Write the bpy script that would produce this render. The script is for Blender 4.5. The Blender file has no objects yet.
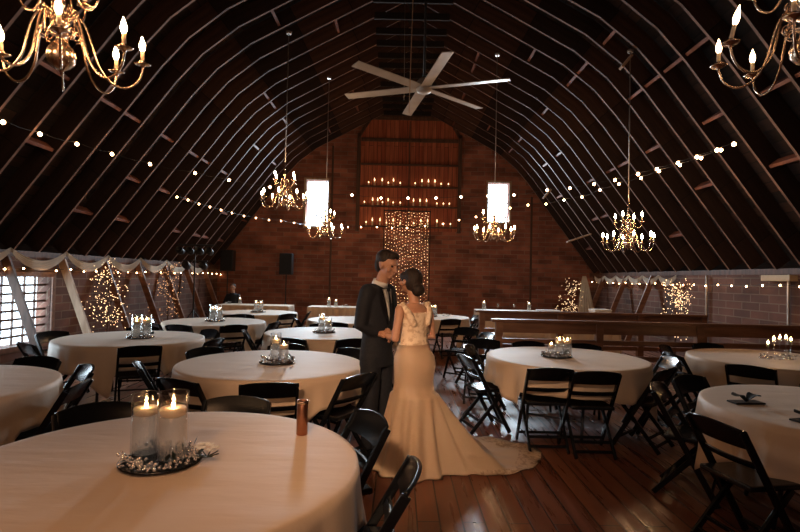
import bpy, bmesh, math, random
from mathutils import Vector, Matrix, noise
random.seed(7)
PI = math.pi
S = bpy.context.scene
COL = S.collection

# ------------------------------------------------------------------ camera
F = 510.0
cam_d = bpy.data.cameras.new('camera'); cam = bpy.data.objects.new('camera', cam_d); COL.objects.link(cam)
CM = Matrix.Rotation(PI/2 + math.atan(12/F), 3, 'X') @ Matrix.Rotation(math.radians(1.3), 3, 'Z')
CP = Vector((0, 0, 1.6))
cam.matrix_world = Matrix.Translation(CP) @ CM.to_4x4()
cam_d.sensor_width = 36; cam_d.lens = 36*F/800; cam_d.clip_end = 200
S.camera = cam
# ------------------------------------------------------------------ world (daylight outside)
w = bpy.data.worlds.new('World'); S.world = w; w.use_nodes = True
bg = w.node_tree.nodes['Background']; bg.inputs[0].default_value = (0.72, 0.88, 1.0, 1); bg.inputs[1].default_value = 7.0
def area(name, loc, rot, size, sizey, power, color):
    l = bpy.data.lights.new(name, 'AREA'); l.shape = 'RECTANGLE'; l.size = size; l.size_y = sizey
    l.energy = power; l.color = color
    l.spread = math.radians(125)
    o = bpy.data.objects.new(name, l); COL.objects.link(o); o.location = loc; o.rotation_euler = rot
    return o
# daylight of the windows in the gable behind the camera, plus an added warm fill overhead with no visible lamp
area('gable_daylight', (1.6, -2.8, 3.2), (math.radians(80), 0, 0), 1.2, 1.8, 3, (0.70, 0.85, 1.0))
area('gable_daylight', (-2.2, -2.8, 3.2), (math.radians(80), 0, 0), 1.2, 1.8, 3, (0.70, 0.85, 1.0))
area('warm_overhead_fill', (-1.0, 0.6, 4.8), (math.radians(8), 0, 0), 1.4, 1.4, 22, (1.0, 0.52, 0.26))
# added unseen warm spot that brightens the couple, from behind the camera
lo_ = Vector((-0.7, -2.2, 3.4)); ao = area('couple_fill_spot', lo_, (Vector((0.15,4.5,.75))-lo_).to_track_quat('-Z','Y').to_euler(), .35, .35, 9.5, (1.0, 0.60, 0.34)); ao.data.spread = math.radians(30)
# daylight pouring in at the gable and side windows
area('window_daylight', (-6.6, 7.5, 0.95), (0, math.radians(-90), 0), 1.1, 2.9, 90, (0.72, 0.88, 1.0))
area('window_daylight', (-2.75, 16.85, 4.1), (math.radians(-60), 0, 0), 0.7, 1.5, 200, (0.72, 0.88, 1.0))
area('window_daylight', (3.2, 16.85, 4.1), (math.radians(-60), 0, 0), 0.7, 1.5, 200, (0.72, 0.88, 1.0))
S.view_settings.view_transform = 'Standard'; S.view_settings.look = 'None'
S.view_settings.exposure = 0.0; S.view_settings.gamma = 1; S.view_settings.use_curve_mapping = False

# ------------------------------------------------------------------ pixel helpers (measuring the photograph)
def P(px, py, Y):
    d = CM @ Vector(((px-400)/F, (266-py)/F, -1)); return CP + d*(Y/d.y)
def xat(px, Y, z):
    def pr(X):
        l = CM.transposed() @ (Vector((X, Y, z))-CP); return 400+F*l.x/(-l.z)
    a, b = pr(0), pr(1); return (px-a)/(b-a)
def PZ(px, py, z):
    d = CM @ Vector(((px-400)/F, (266-py)/F, -1)); return CP + d*((z-CP.z)/d.z)

# ------------------------------------------------------------------ materials
MATS = {}
def mat(name, c=(.5,.5,.5), rough=.6, metal=0, c2=None, nscale=(4,4,4), bump=0, bscale=None, coat=0, emis=None, estr=0, sss=0, trans=0, ramp=(.35,.65), sheen=0):
    m = bpy.data.materials.new(name); m.use_nodes = True; MATS[name] = m
    nt = m.node_tree; N = nt.nodes; L = nt.links; b = N['Principled BSDF']
    b.inputs['Base Color'].default_value = (*c, 1); b.inputs['Roughness'].default_value = rough
    b.inputs['Metallic'].default_value = metal; b.inputs['Coat Weight'].default_value = coat
    if coat: b.inputs['Coat Roughness'].default_value = .12
    b.inputs['Transmission Weight'].default_value = trans
    if sheen: b.inputs['Sheen Weight'].default_value = sheen
    if sss: b.inputs['Subsurface Weight'].default_value = sss; b.inputs['Subsurface Radius'].default_value = (.02,.01,.006)
    if emis: b.inputs['Emission Color'].default_value = (*emis, 1); b.inputs['Emission Strength'].default_value = estr
    tc = N.new('ShaderNodeTexCoord'); mp = N.new('ShaderNodeMapping'); mp.inputs['Scale'].default_value = nscale
    L.new(tc.outputs['Object'], mp.inputs[0]); nz = N.new('ShaderNodeTexNoise'); nz.inputs['Scale'].default_value = 1
    nz.inputs['Detail'].default_value = 5; L.new(mp.outputs[0], nz.inputs['Vector'])
    if c2:
        r = N.new('ShaderNodeValToRGB'); r.color_ramp.elements[0].position = ramp[0]; r.color_ramp.elements[1].position = ramp[1]
        r.color_ramp.elements[0].color = (*c, 1); r.color_ramp.elements[1].color = (*c2, 1)
        L.new(nz.outputs['Fac'], r.inputs[0]); L.new(r.outputs[0], b.inputs['Base Color'])
    if bump:
        bp = N.new('ShaderNodeBump'); bp.inputs['Strength'].default_value = bump; bp.inputs['Distance'].default_value = .01
        if bscale:
            m2 = N.new('ShaderNodeMapping'); m2.inputs['Scale'].default_value = bscale; L.new(tc.outputs['Object'], m2.inputs[0])
            n2 = N.new('ShaderNodeTexNoise'); n2.inputs['Scale'].default_value = 1; n2.inputs['Detail'].default_value = 4
            L.new(m2.outputs[0], n2.inputs['Vector']); L.new(n2.outputs['Fac'], bp.inputs['Height'])
        else: L.new(nz.outputs['Fac'], bp.inputs['Height'])
        L.new(bp.outputs[0], b.inputs['Normal'])
    return m

def brickmat(name, c1, c2, mortar, bw, bh, msize, rough, coord='UV', rot=(0,0,0), scale=(1,1,1), offset=.5, grain=(1,1,1), gamt=.5, bump=.5, roughvar=0, coat=0):
    """bricks, planks and boards: a grid of individually toned pieces with dark joints and grain"""
    m = bpy.data.materials.new(name); m.use_nodes = True; MATS[name] = m
    nt = m.node_tree; N = nt.nodes; L = nt.links; b = N['Principled BSDF']; b.inputs['Roughness'].default_value = rough
    b.inputs['Coat Weight'].default_value = coat; b.inputs['Coat Roughness'].default_value = .3
    tc = N.new('ShaderNodeTexCoord'); mp = N.new('ShaderNodeMapping'); mp.inputs['Rotation'].default_value = rot; mp.inputs['Scale'].default_value = scale
    L.new(tc.outputs[coord], mp.inputs[0])
    bk = N.new('ShaderNodeTexBrick'); bk.inputs['Scale'].default_value = 1; bk.inputs['Brick Width'].default_value = bw; bk.inputs['Row Height'].default_value = bh
    bk.inputs['Mortar Size'].default_value = msize; bk.inputs['Mortar Smooth'].default_value = .3; bk.offset = offset
    bk.inputs['Color1'].default_value = (*c1,1); bk.inputs['Color2'].default_value = (*c2,1); bk.inputs['Mortar'].default_value = (*mortar,1)
    L.new(mp.outputs[0], bk.inputs['Vector'])
    m2 = N.new('ShaderNodeMapping'); m2.inputs['Scale'].default_value = grain; L.new(mp.outputs[0], m2.inputs[0])
    nz = N.new('ShaderNodeTexNoise'); nz.inputs['Scale'].default_value = 1; nz.inputs['Detail'].default_value = 6; L.new(m2.outputs[0], nz.inputs['Vector'])
    rp = N.new('ShaderNodeValToRGB'); rp.color_ramp.elements[0].position = .3; rp.color_ramp.elements[1].position = .72
    rp.color_ramp.elements[0].color = (1-gamt,1-gamt,1-gamt,1); rp.color_ramp.elements[1].color = (1+gamt*.6,)*3+(1,)
    L.new(nz.outputs['Fac'], rp.inputs[0])
    mx = N.new('ShaderNodeMix'); mx.data_type = 'RGBA'; mx.blend_type = 'MULTIPLY'; mx.inputs['Factor'].default_value = 1
    L.new(bk.outputs['Color'], mx.inputs['A']); L.new(rp.outputs[0], mx.inputs['B']); L.new(mx.outputs['Result'], b.inputs['Base Color'])
    bp = N.new('ShaderNodeBump'); bp.inputs['Strength'].default_value = bump; bp.inputs['Distance'].default_value = .01; bp.invert = True
    ad = N.new('ShaderNodeMath'); ad.operation = 'MULTIPLY_ADD'; ad.inputs[1].default_value = -.5
    L.new(nz.outputs['Fac'], ad.inputs[0]); L.new(bk.outputs['Fac'], ad.inputs[2]); L.new(ad.outputs[0], bp.inputs['Height']); L.new(bp.outputs[0], b.inputs['Normal'])
    if roughvar:
        mr = N.new('ShaderNodeMapRange'); mr.inputs['From Min'].default_value = .3; mr.inputs['From Max'].default_value = .7
        mr.inputs['To Min'].default_value = rough-roughvar; mr.inputs['To Max'].default_value = rough+roughvar
        L.new(nz.outputs['Fac'], mr.inputs['Value']); L.new(mr.outputs[0], b.inputs['Roughness'])
    return m

def emitter(name, c, s):
    m = bpy.data.materials.new(name); m.use_nodes = True; MATS[name] = m
    b = m.node_tree.nodes['Principled BSDF']; b.inputs['Base Color'].default_value = (*c,1)
    b.inputs['Emission Color'].default_value = (*c,1); b.inputs['Emission Strength'].default_value = s
    return m
def glassmat(name, tint=(1,1,1), fac=.12, rough=.02, milky=0):
    m = bpy.data.materials.new(name); m.use_nodes = True; MATS[name] = m
    nt = m.node_tree; N = nt.nodes; L = nt.links; N.remove(N['Principled BSDF']); out = N['Material Output']
    t = N.new('ShaderNodeBsdfTransparent'); t.inputs[0].default_value = (*tint,1); g = N.new('ShaderNodeBsdfGlossy'); g.inputs['Roughness'].default_value = rough
    fr = N.new('ShaderNodeLayerWeight'); fr.inputs['Blend'].default_value = .35
    ma = N.new('ShaderNodeMath'); ma.operation = 'MULTIPLY_ADD'; ma.inputs[1].default_value = .7; ma.inputs[2].default_value = fac; ma.use_clamp = True
    L.new(fr.outputs['Facing'], ma.inputs[0])
    mx = N.new('ShaderNodeMixShader'); L.new(ma.outputs[0], mx.inputs[0]); L.new(t.outputs[0], mx.inputs[1]); L.new(g.outputs[0], mx.inputs[2])
    last = mx
    if milky:
        d = N.new('ShaderNodeBsdfTranslucent'); d.inputs[0].default_value = (.9,.85,.75,1); d2 = N.new('ShaderNodeBsdfDiffuse'); d2.inputs[0].default_value = (.8,.75,.68,1)
        a = N.new('ShaderNodeMixShader'); a.inputs[0].default_value = .5; L.new(d.outputs[0], a.inputs[1]); L.new(d2.outputs[0], a.inputs[2])
        q = N.new('ShaderNodeMixShader'); q.inputs[0].default_value = milky; L.new(mx.outputs[0], q.inputs[1]); L.new(a.outputs[0], q.inputs[2]); last = q
    L.new(last.outputs[0], out.inputs['Surface'])
    return m

WARM = (1.0, .50, .20)
floorM = brickmat('floor_planks', (.16,.052,.028), (.25,.095,.05), (.012,.006,.004), 3.4, .15, .006, .33, coord='Object', rot=(0,0,PI/2), grain=(1.2,14,1), gamt=.4, bump=.35, roughvar=.13)
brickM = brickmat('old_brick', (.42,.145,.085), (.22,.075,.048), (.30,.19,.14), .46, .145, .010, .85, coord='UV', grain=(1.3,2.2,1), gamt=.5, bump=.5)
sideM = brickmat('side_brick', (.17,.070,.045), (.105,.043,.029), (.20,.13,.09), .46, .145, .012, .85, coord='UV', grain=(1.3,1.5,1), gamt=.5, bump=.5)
doorM = brickmat('door_planks', (.38,.085,.040), (.52,.15,.068), (.02,.01,.008), 4.0, .14, .006, .7, coord='UV', grain=(1.2,16,1), gamt=.4, bump=.4)
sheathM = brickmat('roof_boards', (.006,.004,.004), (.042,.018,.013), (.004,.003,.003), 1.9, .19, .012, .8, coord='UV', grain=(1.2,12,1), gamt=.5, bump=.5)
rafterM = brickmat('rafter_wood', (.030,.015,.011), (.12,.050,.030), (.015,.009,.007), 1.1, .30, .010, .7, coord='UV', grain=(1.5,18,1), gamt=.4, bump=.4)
edgeM = mat('lit_rafter_edge', (.09,.042,.030), .65, c2=(.30,.17,.125), nscale=(2.2,3,2.2), bump=.2)  # paler colour on the inner edges paints in chandelier light from below
blockM = mat('reddish_block', (.14,.045,.028), .65, c2=(.30,.11,.065), nscale=(3,3,3), bump=.2)
darkwood = mat('dark_wood', (.07,.032,.020), .6, c2=(.13,.06,.035), nscale=(14,14,2), bump=.3)
railwood = mat('rail_wood', (.15,.065,.035), .45, c2=(.26,.12,.065), nscale=(2,14,14), bump=.2)
palewood = mat('pale_wood', (.36,.22,.13), .6, c2=(.55,.37,.24), nscale=(12,12,2), bump=.25)
cloth = mat('table_linen', (.66,.49,.345), .58, c2=(.72,.55,.40), nscale=(1.2,1.2,1.2), bump=.8, bscale=(1.6,7,4), sheen=.2)
swagM = mat('swag_gauze', (.74,.61,.48), .8, c2=(.80,.69,.56), nscale=(6,6,6), bump=.3)
blackM = mat('black_resin', (.004,.0045,.006), .24, c2=(.007,.008,.010), nscale=(8,8,8)); blackM.node_tree.nodes['Principled BSDF'].inputs['Specular IOR Level'].default_value = .32
blackmat = mat('black_metal', (.010,.010,.012), .5, c2=(.02,.02,.022), nscale=(20,20,20))
brass = mat('antique_brass', (.74,.56,.42), .27, metal=1, c2=(.52,.35,.24), nscale=(18,18,18), bump=.08)
candleM = mat('candle_wax', (.80,.62,.42), .5, c2=(.85,.70,.50), nscale=(9,9,9), sss=.3)
dimbulb = emitter('dim_candle_bulb', (1.0,.62,.34), 18)
bulbM = emitter('candle_bulb', (1.0,.56,.26), 175)
stringbulb = emitter('string_bulb', (1.0,.56,.26), 26)
fairyM = emitter('fairy_light', (1.0,.62,.32), 4.5)
fairydim = emitter('fairy_light_warm', (1.0,.48,.20), 2.0)
flameM = emitter('flame', (1.0,.55,.22), 90)
shelfflame = emitter('shelf_flame', (1.0,.58,.28), 4)
glass = glassmat('clear_glass'); waterM = glassmat('water', (.97,.97,.96), .02, milky=.22); pane = glassmat('window_glass', (1,1,1), .02)
beadM = mat('glass_bead', (.95,.93,.90), .12, metal=.9)
traym = mat('mirror_tray', (.05,.05,.05), .06, metal=.9)
leafM = mat('dark_leaf', (.015,.022,.012), .5, c2=(.03,.04,.02), nscale=(30,30,30))
whiteM = mat('white_petals', (.78,.74,.68), .7, c2=(.85,.82,.78), nscale=(20,20,20))
copper = mat('brushed_copper', (.42,.21,.14), .32, metal=1, c2=(.42,.19,.11), nscale=(3,3,60), bump=.1)
skinM = mat('skin', (.48,.25,.16), .5, c2=(.54,.29,.19), nscale=(14,14,14), sss=.1)
suitM = mat('navy_suit', (.0045,.0055,.010), .8, c2=(.008,.010,.017), nscale=(60,60,60), bump=.15)
shirtM = mat('white_shirt', (.70,.68,.66), .7, c2=(.76,.74,.72), nscale=(30,30,30))
tieM = mat('dark_tie', (.01,.012,.02), .5, c2=(.02,.022,.035), nscale=(80,80,80))
hairM = mat('dark_hair', (.010,.006,.005), .7, c2=(.03,.016,.010), nscale=(90,90,12), bump=.4)
satin = mat('champagne_satin', (.84,.64,.45), .40, c2=(.88,.70,.51), nscale=(3,3,1), bump=.25, bscale=(26,26,1.2), sheen=.3)
lace = mat('lace', (.66,.47,.31), .6, c2=(.90,.72,.54), nscale=(28,28,28), bump=.8, ramp=(.42,.52))
fanM = mat('fan_metal', (.42,.36,.30), .45, metal=.3, c2=(.48,.42,.36), nscale=(5,5,5))
steel = mat('conduit_steel', (.45,.40,.36), .4, metal=.8, c2=(.5,.45,.4), nscale=(9,9,9))
spkM = mat('speaker_cloth', (.008,.008,.010), .8, c2=(.014,.014,.016), nscale=(90,90,90), bump=.3)
boxM = mat('cream_box', (.55,.42,.26), .6, c2=(.60,.47,.30), nscale=(9,9,9))

# ------------------------------------------------------------------ mesh helpers
def obj(name, bm, m=None, parent=None, smooth=False, angle=None):
    me = bpy.data.meshes.new(name)
    bm.normal_update(); bm.to_mesh(me); bm.free()
    for x in (m if isinstance(m, (list, tuple)) else [m]): 
        if x: me.materials.append(x)
    if smooth:
        for p in me.polygons: p.use_smooth = True
        if angle is not None:
            me.set_sharp_from_angle(angle=math.radians(angle))
    o = bpy.data.objects.new(name, me); COL.objects.link(o)
    if parent: o.parent = parent
    return o
def tag(o, label=None, cat=None, group=None, kind=None):
    if label: o['label'] = label
    if cat: o['category'] = cat
    if group: o['group'] = group
    if kind: o['kind'] = kind
    return o
def empty(name, loc=(0,0,0), rz=0, label=None, cat=None, group=None):
    o = bpy.data.objects.new(name, None); COL.objects.link(o); o.location = loc; o.rotation_euler = (0,0,rz); o.empty_display_size = .1
    return tag(o, label, cat, group)
def copy_tree(o, parent=None):
    c = o.copy(); COL.objects.link(c); c.parent = parent
    for ch in [x for x in KIDS.get(o.name, ())]: copy_tree_raw(ch, c)
    return c
def copy_tree_raw(o, parent):
    c = o.copy(); COL.objects.link(c); c.parent = parent
    for ch in KIDS.get(o.name, ()): copy_tree_raw(ch, c)
KIDS = {}
def index(root):
    """remember a prototype's children (before any copy is made)"""
    for o in bpy.data.objects:
        if o.parent is not None:
            l = KIDS.setdefault(o.parent.name, [])
            if o not in l: l.append(o)
def dup(root, loc, rz=0, label=None, group=None, scale=None):
    if root.name not in KIDS: index(root)
    c = copy_tree(root); c.location = loc; c.rotation_euler = (0,0,rz)
    if label: c['label'] = label
    if group: c['group'] = group
    if scale: c.scale = (scale,)*3
    return c

def box(bm, x0, x1, y0, y1, z0, z1, M=None, bevel=0):
    t = bmesh.new()
    r = bmesh.ops.create_cube(t, size=1)
    for v in t.verts: v.co = Vector(((x0+x1)/2+v.co.x*(x1-x0), (y0+y1)/2+v.co.y*(y1-y0), (z0+z1)/2+v.co.z*(z1-z0)))
    if bevel: bmesh.ops.bevel(t, geom=t.edges[:], offset=bevel, segments=2, affect='EDGES', profile=.6)
    if M is not None: t.transform(M)
    merge(bm, t)
def merge(bm, t, mi=0):
    uv = bm.loops.layers.uv.active; uvt = t.loops.layers.uv.active
    mp = {v: bm.verts.new(v.co) for v in t.verts}
    for f in t.faces:
        try: nf = bm.faces.new([mp[v] for v in f.verts])
        except ValueError: continue
        nf.material_index = mi or f.material_index; nf.smooth = f.smooth
        if uv and uvt:
            for a, b in zip(nf.loops, f.loops): a[uv].uv = b[uvt].uv
    t.free()
def beam(bm, a, b, w, h, up=Vector((0,0,1)), bevel=.004):
    a = Vector(a); b = Vector(b); d = b-a; L = d.length; d.normalize()
    s = d.cross(up); 
    if s.length < 1e-4: s = Vector((1,0,0))
    s.normalize(); u = s.cross(d)
    M = Matrix((( *s,),( *d,),( *u,))).transposed().to_4x4(); M.translation = a
    box(bm, -w/2, w/2, 0, L, -h/2, h/2, M, bevel)
def tube(bm, pts, r, seg=8, closed_caps=True, mi=0, squash=None):
    """loft along pts; r number or list; rounded ends"""
    pts = [Vector(p) for p in pts]; n = len(pts)
    rs = list(r) if isinstance(r, (list, tuple)) else [r]*n
    t0 = (pts[1]-pts[0]).normalized(); ref = Vector((0,0,1)) if abs(t0.z) < .9 else Vector((1,0,0))
    u = t0.cross(ref).normalized(); rings = []
    P2, R2 = [], []
    if closed_caps:
        P2 += [pts[0]-t0*rs[0]*.9, pts[0]-t0*rs[0]*.6]; R2 += [rs[0]*.3, rs[0]*.8]
    P2 += pts; R2 += rs
    if closed_caps:
        t1 = (pts[-1]-pts[-2]).normalized(); P2 += [pts[-1]+t1*rs[-1]*.6, pts[-1]+t1*rs[-1]*.9]; R2 += [rs[-1]*.8, rs[-1]*.3]
    N = len(P2)
    for i in range(N):
        t = (P2[min(i+1,N-1)]-P2[max(i-1,0)]).normalized()
        u = (u - t*u.dot(t)); u = u.normalized() if u.length > 1e-6 else t.orthogonal().normalized()
        v = t.cross(u)
        rings.append([bm.verts.new(P2[i]+(u*math.cos(2*PI*k/seg)+v*math.sin(2*PI*k/seg))*R2[i]) for k in range(seg)])
    fs = []
    for i in range(N-1):
        for k in range(seg):
            fs.append(bm.faces.new((rings[i][k], rings[i][(k+1)%seg], rings[i+1][(k+1)%seg], rings[i+1][k])))
    fs.append(bm.faces.new(rings[0][::-1])); fs.append(bm.faces.new(rings[-1]))
    for f in fs: f.material_index = mi; f.smooth = True
def lathe(bm, prof, seg=16, c=(0,0,0), mi=0, closed=False):
    c = Vector(c); rings = []
    for r, z in prof:
        rings.append([bm.verts.new(c+Vector((max(r,1e-4)*math.cos(2*PI*k/seg), max(r,1e-4)*math.sin(2*PI*k/seg), z))) for k in range(seg)])
    pairs = list(zip(rings, rings[1:])) + ([(rings[-1], rings[0])] if closed else [])
    for a, b in pairs:
        for k in range(seg):
            f = bm.faces.new((a[k], a[(k+1)%seg], b[(k+1)%seg], b[k])); f.material_index = mi; f.smooth = True
    if not closed:
        f = bm.faces.new(rings[0][::-1]); f.material_index = mi
        f = bm.faces.new(rings[-1]); f.material_index = mi
def ball(bm, c, r, sub=1, sc=(1,1,1), M=None, mi=0):
    t = bmesh.new(); bmesh.ops.create_icosphere(t, subdivisions=sub, radius=r)
    for v in t.verts: v.co = Vector((v.co.x*sc[0], v.co.y*sc[1], v.co.z*sc[2]))
    if M is not None: t.transform(M)
    for v in t.verts: v.co += Vector(c)
    for f in t.faces: f.smooth = True
    merge(bm, t, mi)
def smooth_path(pts, n):
    """Catmull-Rom"""
    pts = [Vector(p) for p in pts]; out = []
    q = [pts[0]*2-pts[1]] + pts + [pts[-1]*2-pts[-2]]
    m = len(pts)-1
    for i in range(n+1):
        t = i/n*m; k = min(int(t), m-1); t -= k
        a, b, c, d = q[k], q[k+1], q[k+2], q[k+3]
        out.append(.5*((2*b)+(c-a)*t+(2*a-5*b+4*c-d)*t*t+(3*b-a-3*c+d)*t**3))
    return out
def fuse(name, bm, m, parent, voxel=.008, sm=6):
    """melt overlapping volumes into one continuous skin"""
    o = obj('tmp', bm, None)
    r = o.modifiers.new('r', 'REMESH'); r.mode = 'VOXEL'; r.voxel_size = voxel; r.use_smooth_shade = True
    if sm:
        s = o.modifiers.new('s', 'SMOOTH'); s.factor = .5; s.iterations = sm
    dg = bpy.context.evaluated_depsgraph_get(); dg.update()
    me = bpy.data.meshes.new_from_object(o.evaluated_get(dg)); me.name = name
    bpy.data.objects.remove(o)
    me.materials.clear(); me.materials.append(m)
    for p in me.polygons: p.use_smooth = True
    n = bpy.data.objects.new(name, me); COL.objects.link(n); n.parent = parent
    return n
ORD = ['first','second','third','fourth','fifth','sixth','seventh','eighth','ninth','tenth','eleventh','twelfth','thirteenth','fourteenth','fifteenth','sixteenth','seventeenth','eighteenth','nineteenth','twentieth','twenty-first','twenty-second','twenty-third','twenty-fourth','twenty-fifth','twenty-sixth','twenty-seventh','twenty-eighth','twenty-ninth','thirtieth']

# ------------------------------------------------------------------ room shell
CX = .13; YB = 17.0; YF = -3.0; HW = 6.2; EAVE = 1.88
PROF = [(6.2,1.88),(5.0,3.48),(3.98,4.83),(3.55,5.32),(2.95,5.80),(1.8,6.43),(.65,7.05),(0,7.41)]
PATH = []
for a_, b_ in zip(PROF, PROF[1:]):
    for k_ in range(5): PATH.append(Vector((a_[0]+(b_[0]-a_[0])*k_/5, 0, a_[1]+(b_[1]-a_[1])*k_/5)))
PATH.append(Vector((0, 0, PROF[-1][1])))
def roof_z(X):
    x = abs(X-CX)
    for a, b in zip(PATH, PATH[1:]):
        if b.x <= x <= a.x: return a.z+(b.z-a.z)*(a.x-x)/max(1e-6,a.x-b.x)
    return 2.0
def roof_x(z):
    for a, b in zip(PATH, PATH[1:]):
        if a.z <= z <= b.z: return a.x+(b.x-a.x)*(z-a.z)/max(1e-6,b.z-a.z)
    return 0
def struct(name, bm, m, parent=None, **k):
    o = obj(name, bm, m, parent, **k)
    if parent is None: o['kind'] = 'structure'
    return o
bm = bmesh.new(); box(bm, -HW-.5, HW+.8, YF-.3, YB+.3, -.2, 0); struct('floor', bm, floorM)
def uvquad(bm, pts, uvs):
    uv = bm.loops.layers.uv.verify(); f = bm.faces.new([bm.verts.new(p) for p in pts])
    for l, q in zip(f.loops, uvs): l[uv].uv = q
def wall_rects(bm, rects, conv, th):
    """rects (u0,u1,v0,v1); conv(u,v,d)->point, d 0 front, th back"""
    for u0,u1,v0,v1 in rects:
        a = [conv(u0,v0,0),conv(u1,v0,0),conv(u1,v1,0),conv(u0,v1,0)]; b = [conv(u0,v0,th),conv(u1,v0,th),conv(u1,v1,th),conv(u0,v1,th)]
        q = [(u0,v0),(u1,v0),(u1,v1),(u0,v1)]
        uvquad(bm, a, q); uvquad(bm, b[::-1], q[::-1])
        for i in range(4):
            j = (i+1)%4; uvquad(bm, [a[j],a[i],b[i],b[j]], [q[j],q[i],(q[i][0]+th,q[i][1]+th),(q[j][0]+th,q[j][1]+th)])
# back gable brick wall with two window openings and the loft door opening
WLx = (P(306,200,YB).x, P(328,200,YB).x); WLz = (P(317,226,YB).z, P(317,180,YB).z)
WRx = (P(488,200,YB).x, P(509,200,YB).x); WRz = (P(498,222,YB).z, P(498,183,YB).z)
bm = bmesh.new()
bwconv = lambda u,v,d: Vector((u, YB+d, v))
zs = sorted({0, WLz[0], WLz[1], WRz[0], WRz[1], 7.8})
rects = []
for z0, z1 in zip(zs, zs[1:]):
    cuts = []
    if WLz[0]-1e-4 <= z0 < WLz[1]-1e-4: cuts.append(WLx)
    if WRz[0]-1e-4 <= z0 < WRz[1]-1e-4: cuts.append(WRx)
    x = -6.9
    for c in cuts: rects.append((x, c[0], z0, z1)); x = c[1]
    rects.append((x, 7.1, z0, z1))
wall_rects(bm, rects, bwconv, .3); struct('wall_back', bm, brickM)
bm = bmesh.new(); wall_rects(bm, [(-6.9,7.1,0,7.8)], lambda u,v,d: Vector((u, YF-d, v)), .2); struct('wall_front', bm, brickM)
# side walls: the window opening on the left
LX = -6.2+CX; RX = 6.2+CX
LW = (6.0, 8.9, .38, 1.48)   # Y0,Y1,z0,z1
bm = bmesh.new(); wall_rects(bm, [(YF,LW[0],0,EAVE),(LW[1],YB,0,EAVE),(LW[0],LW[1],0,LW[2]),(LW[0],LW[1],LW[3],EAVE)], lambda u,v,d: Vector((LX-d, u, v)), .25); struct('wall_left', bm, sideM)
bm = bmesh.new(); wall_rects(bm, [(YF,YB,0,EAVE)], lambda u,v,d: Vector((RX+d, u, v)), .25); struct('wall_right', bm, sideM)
# roof boards
RD = .29
bm = bmesh.new(); uv = bm.loops.layers.uv.verify()
for s in (-1, 1):
    n = len(PATH); outp = []
    for i in range(n):
        t = (PATH[min(i+1,n-1)]-PATH[max(i-1,0)]).normalized(); nn = Vector((t.z,0,-t.x))   # outward
        outp.append(PATH[i]+nn*RD)
    outp[-1] = Vector((-.02,0,PATH[-1].z+RD*1.2)); outp[0] = outp[0]+(outp[0]-outp[1]).normalized()*.45; n = len(outp)
    L = 0
    for i in range(n-1):
        dl = (outp[i+1]-outp[i]).length
        a = [Vector((CX+s*outp[i].x,YF-.2,outp[i].z)), Vector((CX+s*outp[i].x,YB+.3,outp[i].z)), Vector((CX+s*outp[i+1].x,YB+.3,outp[i+1].z)), Vector((CX+s*outp[i+1].x,YF-.2,outp[i+1].z))]
        off = Vector((s*.05,0,.05))
        q = [(YF,L),(YB,L),(YB,L+dl),(YF,L+dl)]
        uvquad(bm, a if s>0 else a[::-1], q if s>0 else q[::-1]); uvquad(bm, [p+off for p in (a[::-1] if s>0 else a)], q)
        L += dl
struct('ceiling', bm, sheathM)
bm = bmesh.new(); box(bm, CX-.25, CX+.25, YF-.2, YB+.3, PATH[-1].z+RD+.12, PATH[-1].z+RD+.18); struct('trim_4', bm, darkwood)
# wall plates under the rafters
for nm, X in (('trim_1', LX-.20), ('trim_2', RX+.20)):
    bm = bmesh.new(); beam(bm, (X,YF,EAVE-.03), (X,YB,EAVE-.03), .42, .10); struct(nm, bm, darkwood)

# arched rafter frames
def rafter_bm(s):
    bm = bmesh.new(); uv = bm.loops.layers.uv.verify(); n = len(PATH); th = .021
    I, O = [], []
    for i in range(n):
        t = (PATH[min(i+1,n-1)]-PATH[max(i-1,0)]).normalized(); nn = Vector((t.z,0,-t.x))
        I.append(PATH[i]); O.append(PATH[i]+nn*.275)
    L = 0; Vp = lambda p, y: Vector((s*p.x, y, p.z))
    def q(pts, uvs):
        uvquad(bm, pts if s>0 else pts[::-1], uvs if s>0 else uvs[::-1])
    for i in range(n-1):
        dl = (I[i+1]-I[i]).length; a,b,c,d = I[i],I[i+1],O[i+1],O[i]
        q([Vp(a,-th),Vp(d,-th),Vp(c,-th),Vp(b,-th)], [(L,0),(L,.225),(L+dl,.225),(L+dl,0)])
        q([Vp(a,th),Vp(b,th),Vp(c,th),Vp(d,th)], [(L,0),(L+dl,0),(L+dl,.225),(L,.225)])
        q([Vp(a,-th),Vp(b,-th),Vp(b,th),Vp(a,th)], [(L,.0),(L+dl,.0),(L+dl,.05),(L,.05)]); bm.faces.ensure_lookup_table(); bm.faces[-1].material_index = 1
        q([Vp(d,-th),Vp(d,th),Vp(c,th),Vp(c,-th)], [(L,0),(L,.05),(L+dl,.05),(L+dl,0)])
        L += dl
    q([Vp(I[0],-th),Vp(I[0],th),Vp(O[0],th),Vp(O[0],-th)], [(0,0),(0,.05),(.2,.05),(.2,0)])
    bmesh.ops.remove_doubles(bm, verts=bm.verts, dist=1e-5)
    return bm
fr0 = empty('arched_roof_frame', (CX, YB-.35, 0))
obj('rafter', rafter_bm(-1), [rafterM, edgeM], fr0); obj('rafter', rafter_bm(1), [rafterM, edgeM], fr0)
bm = bmesh.new(); beam(bm, (-.78,0,7.02), (.78,0,7.02), .05, .14); obj('collar_tie', bm, rafterM, fr0)
tag(fr0, 'dark curved timber roof frame first from the brick gable wall', 'roof frame', 'arched timber roof frames')
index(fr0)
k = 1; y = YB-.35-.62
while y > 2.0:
    dup(fr0, (CX+random.uniform(-.012,.012), y+random.uniform(-.03,.03), 0), 0, 'dark curved timber roof frame %s from the brick gable wall' % ORD[k]); k += 1; y -= .62

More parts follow.
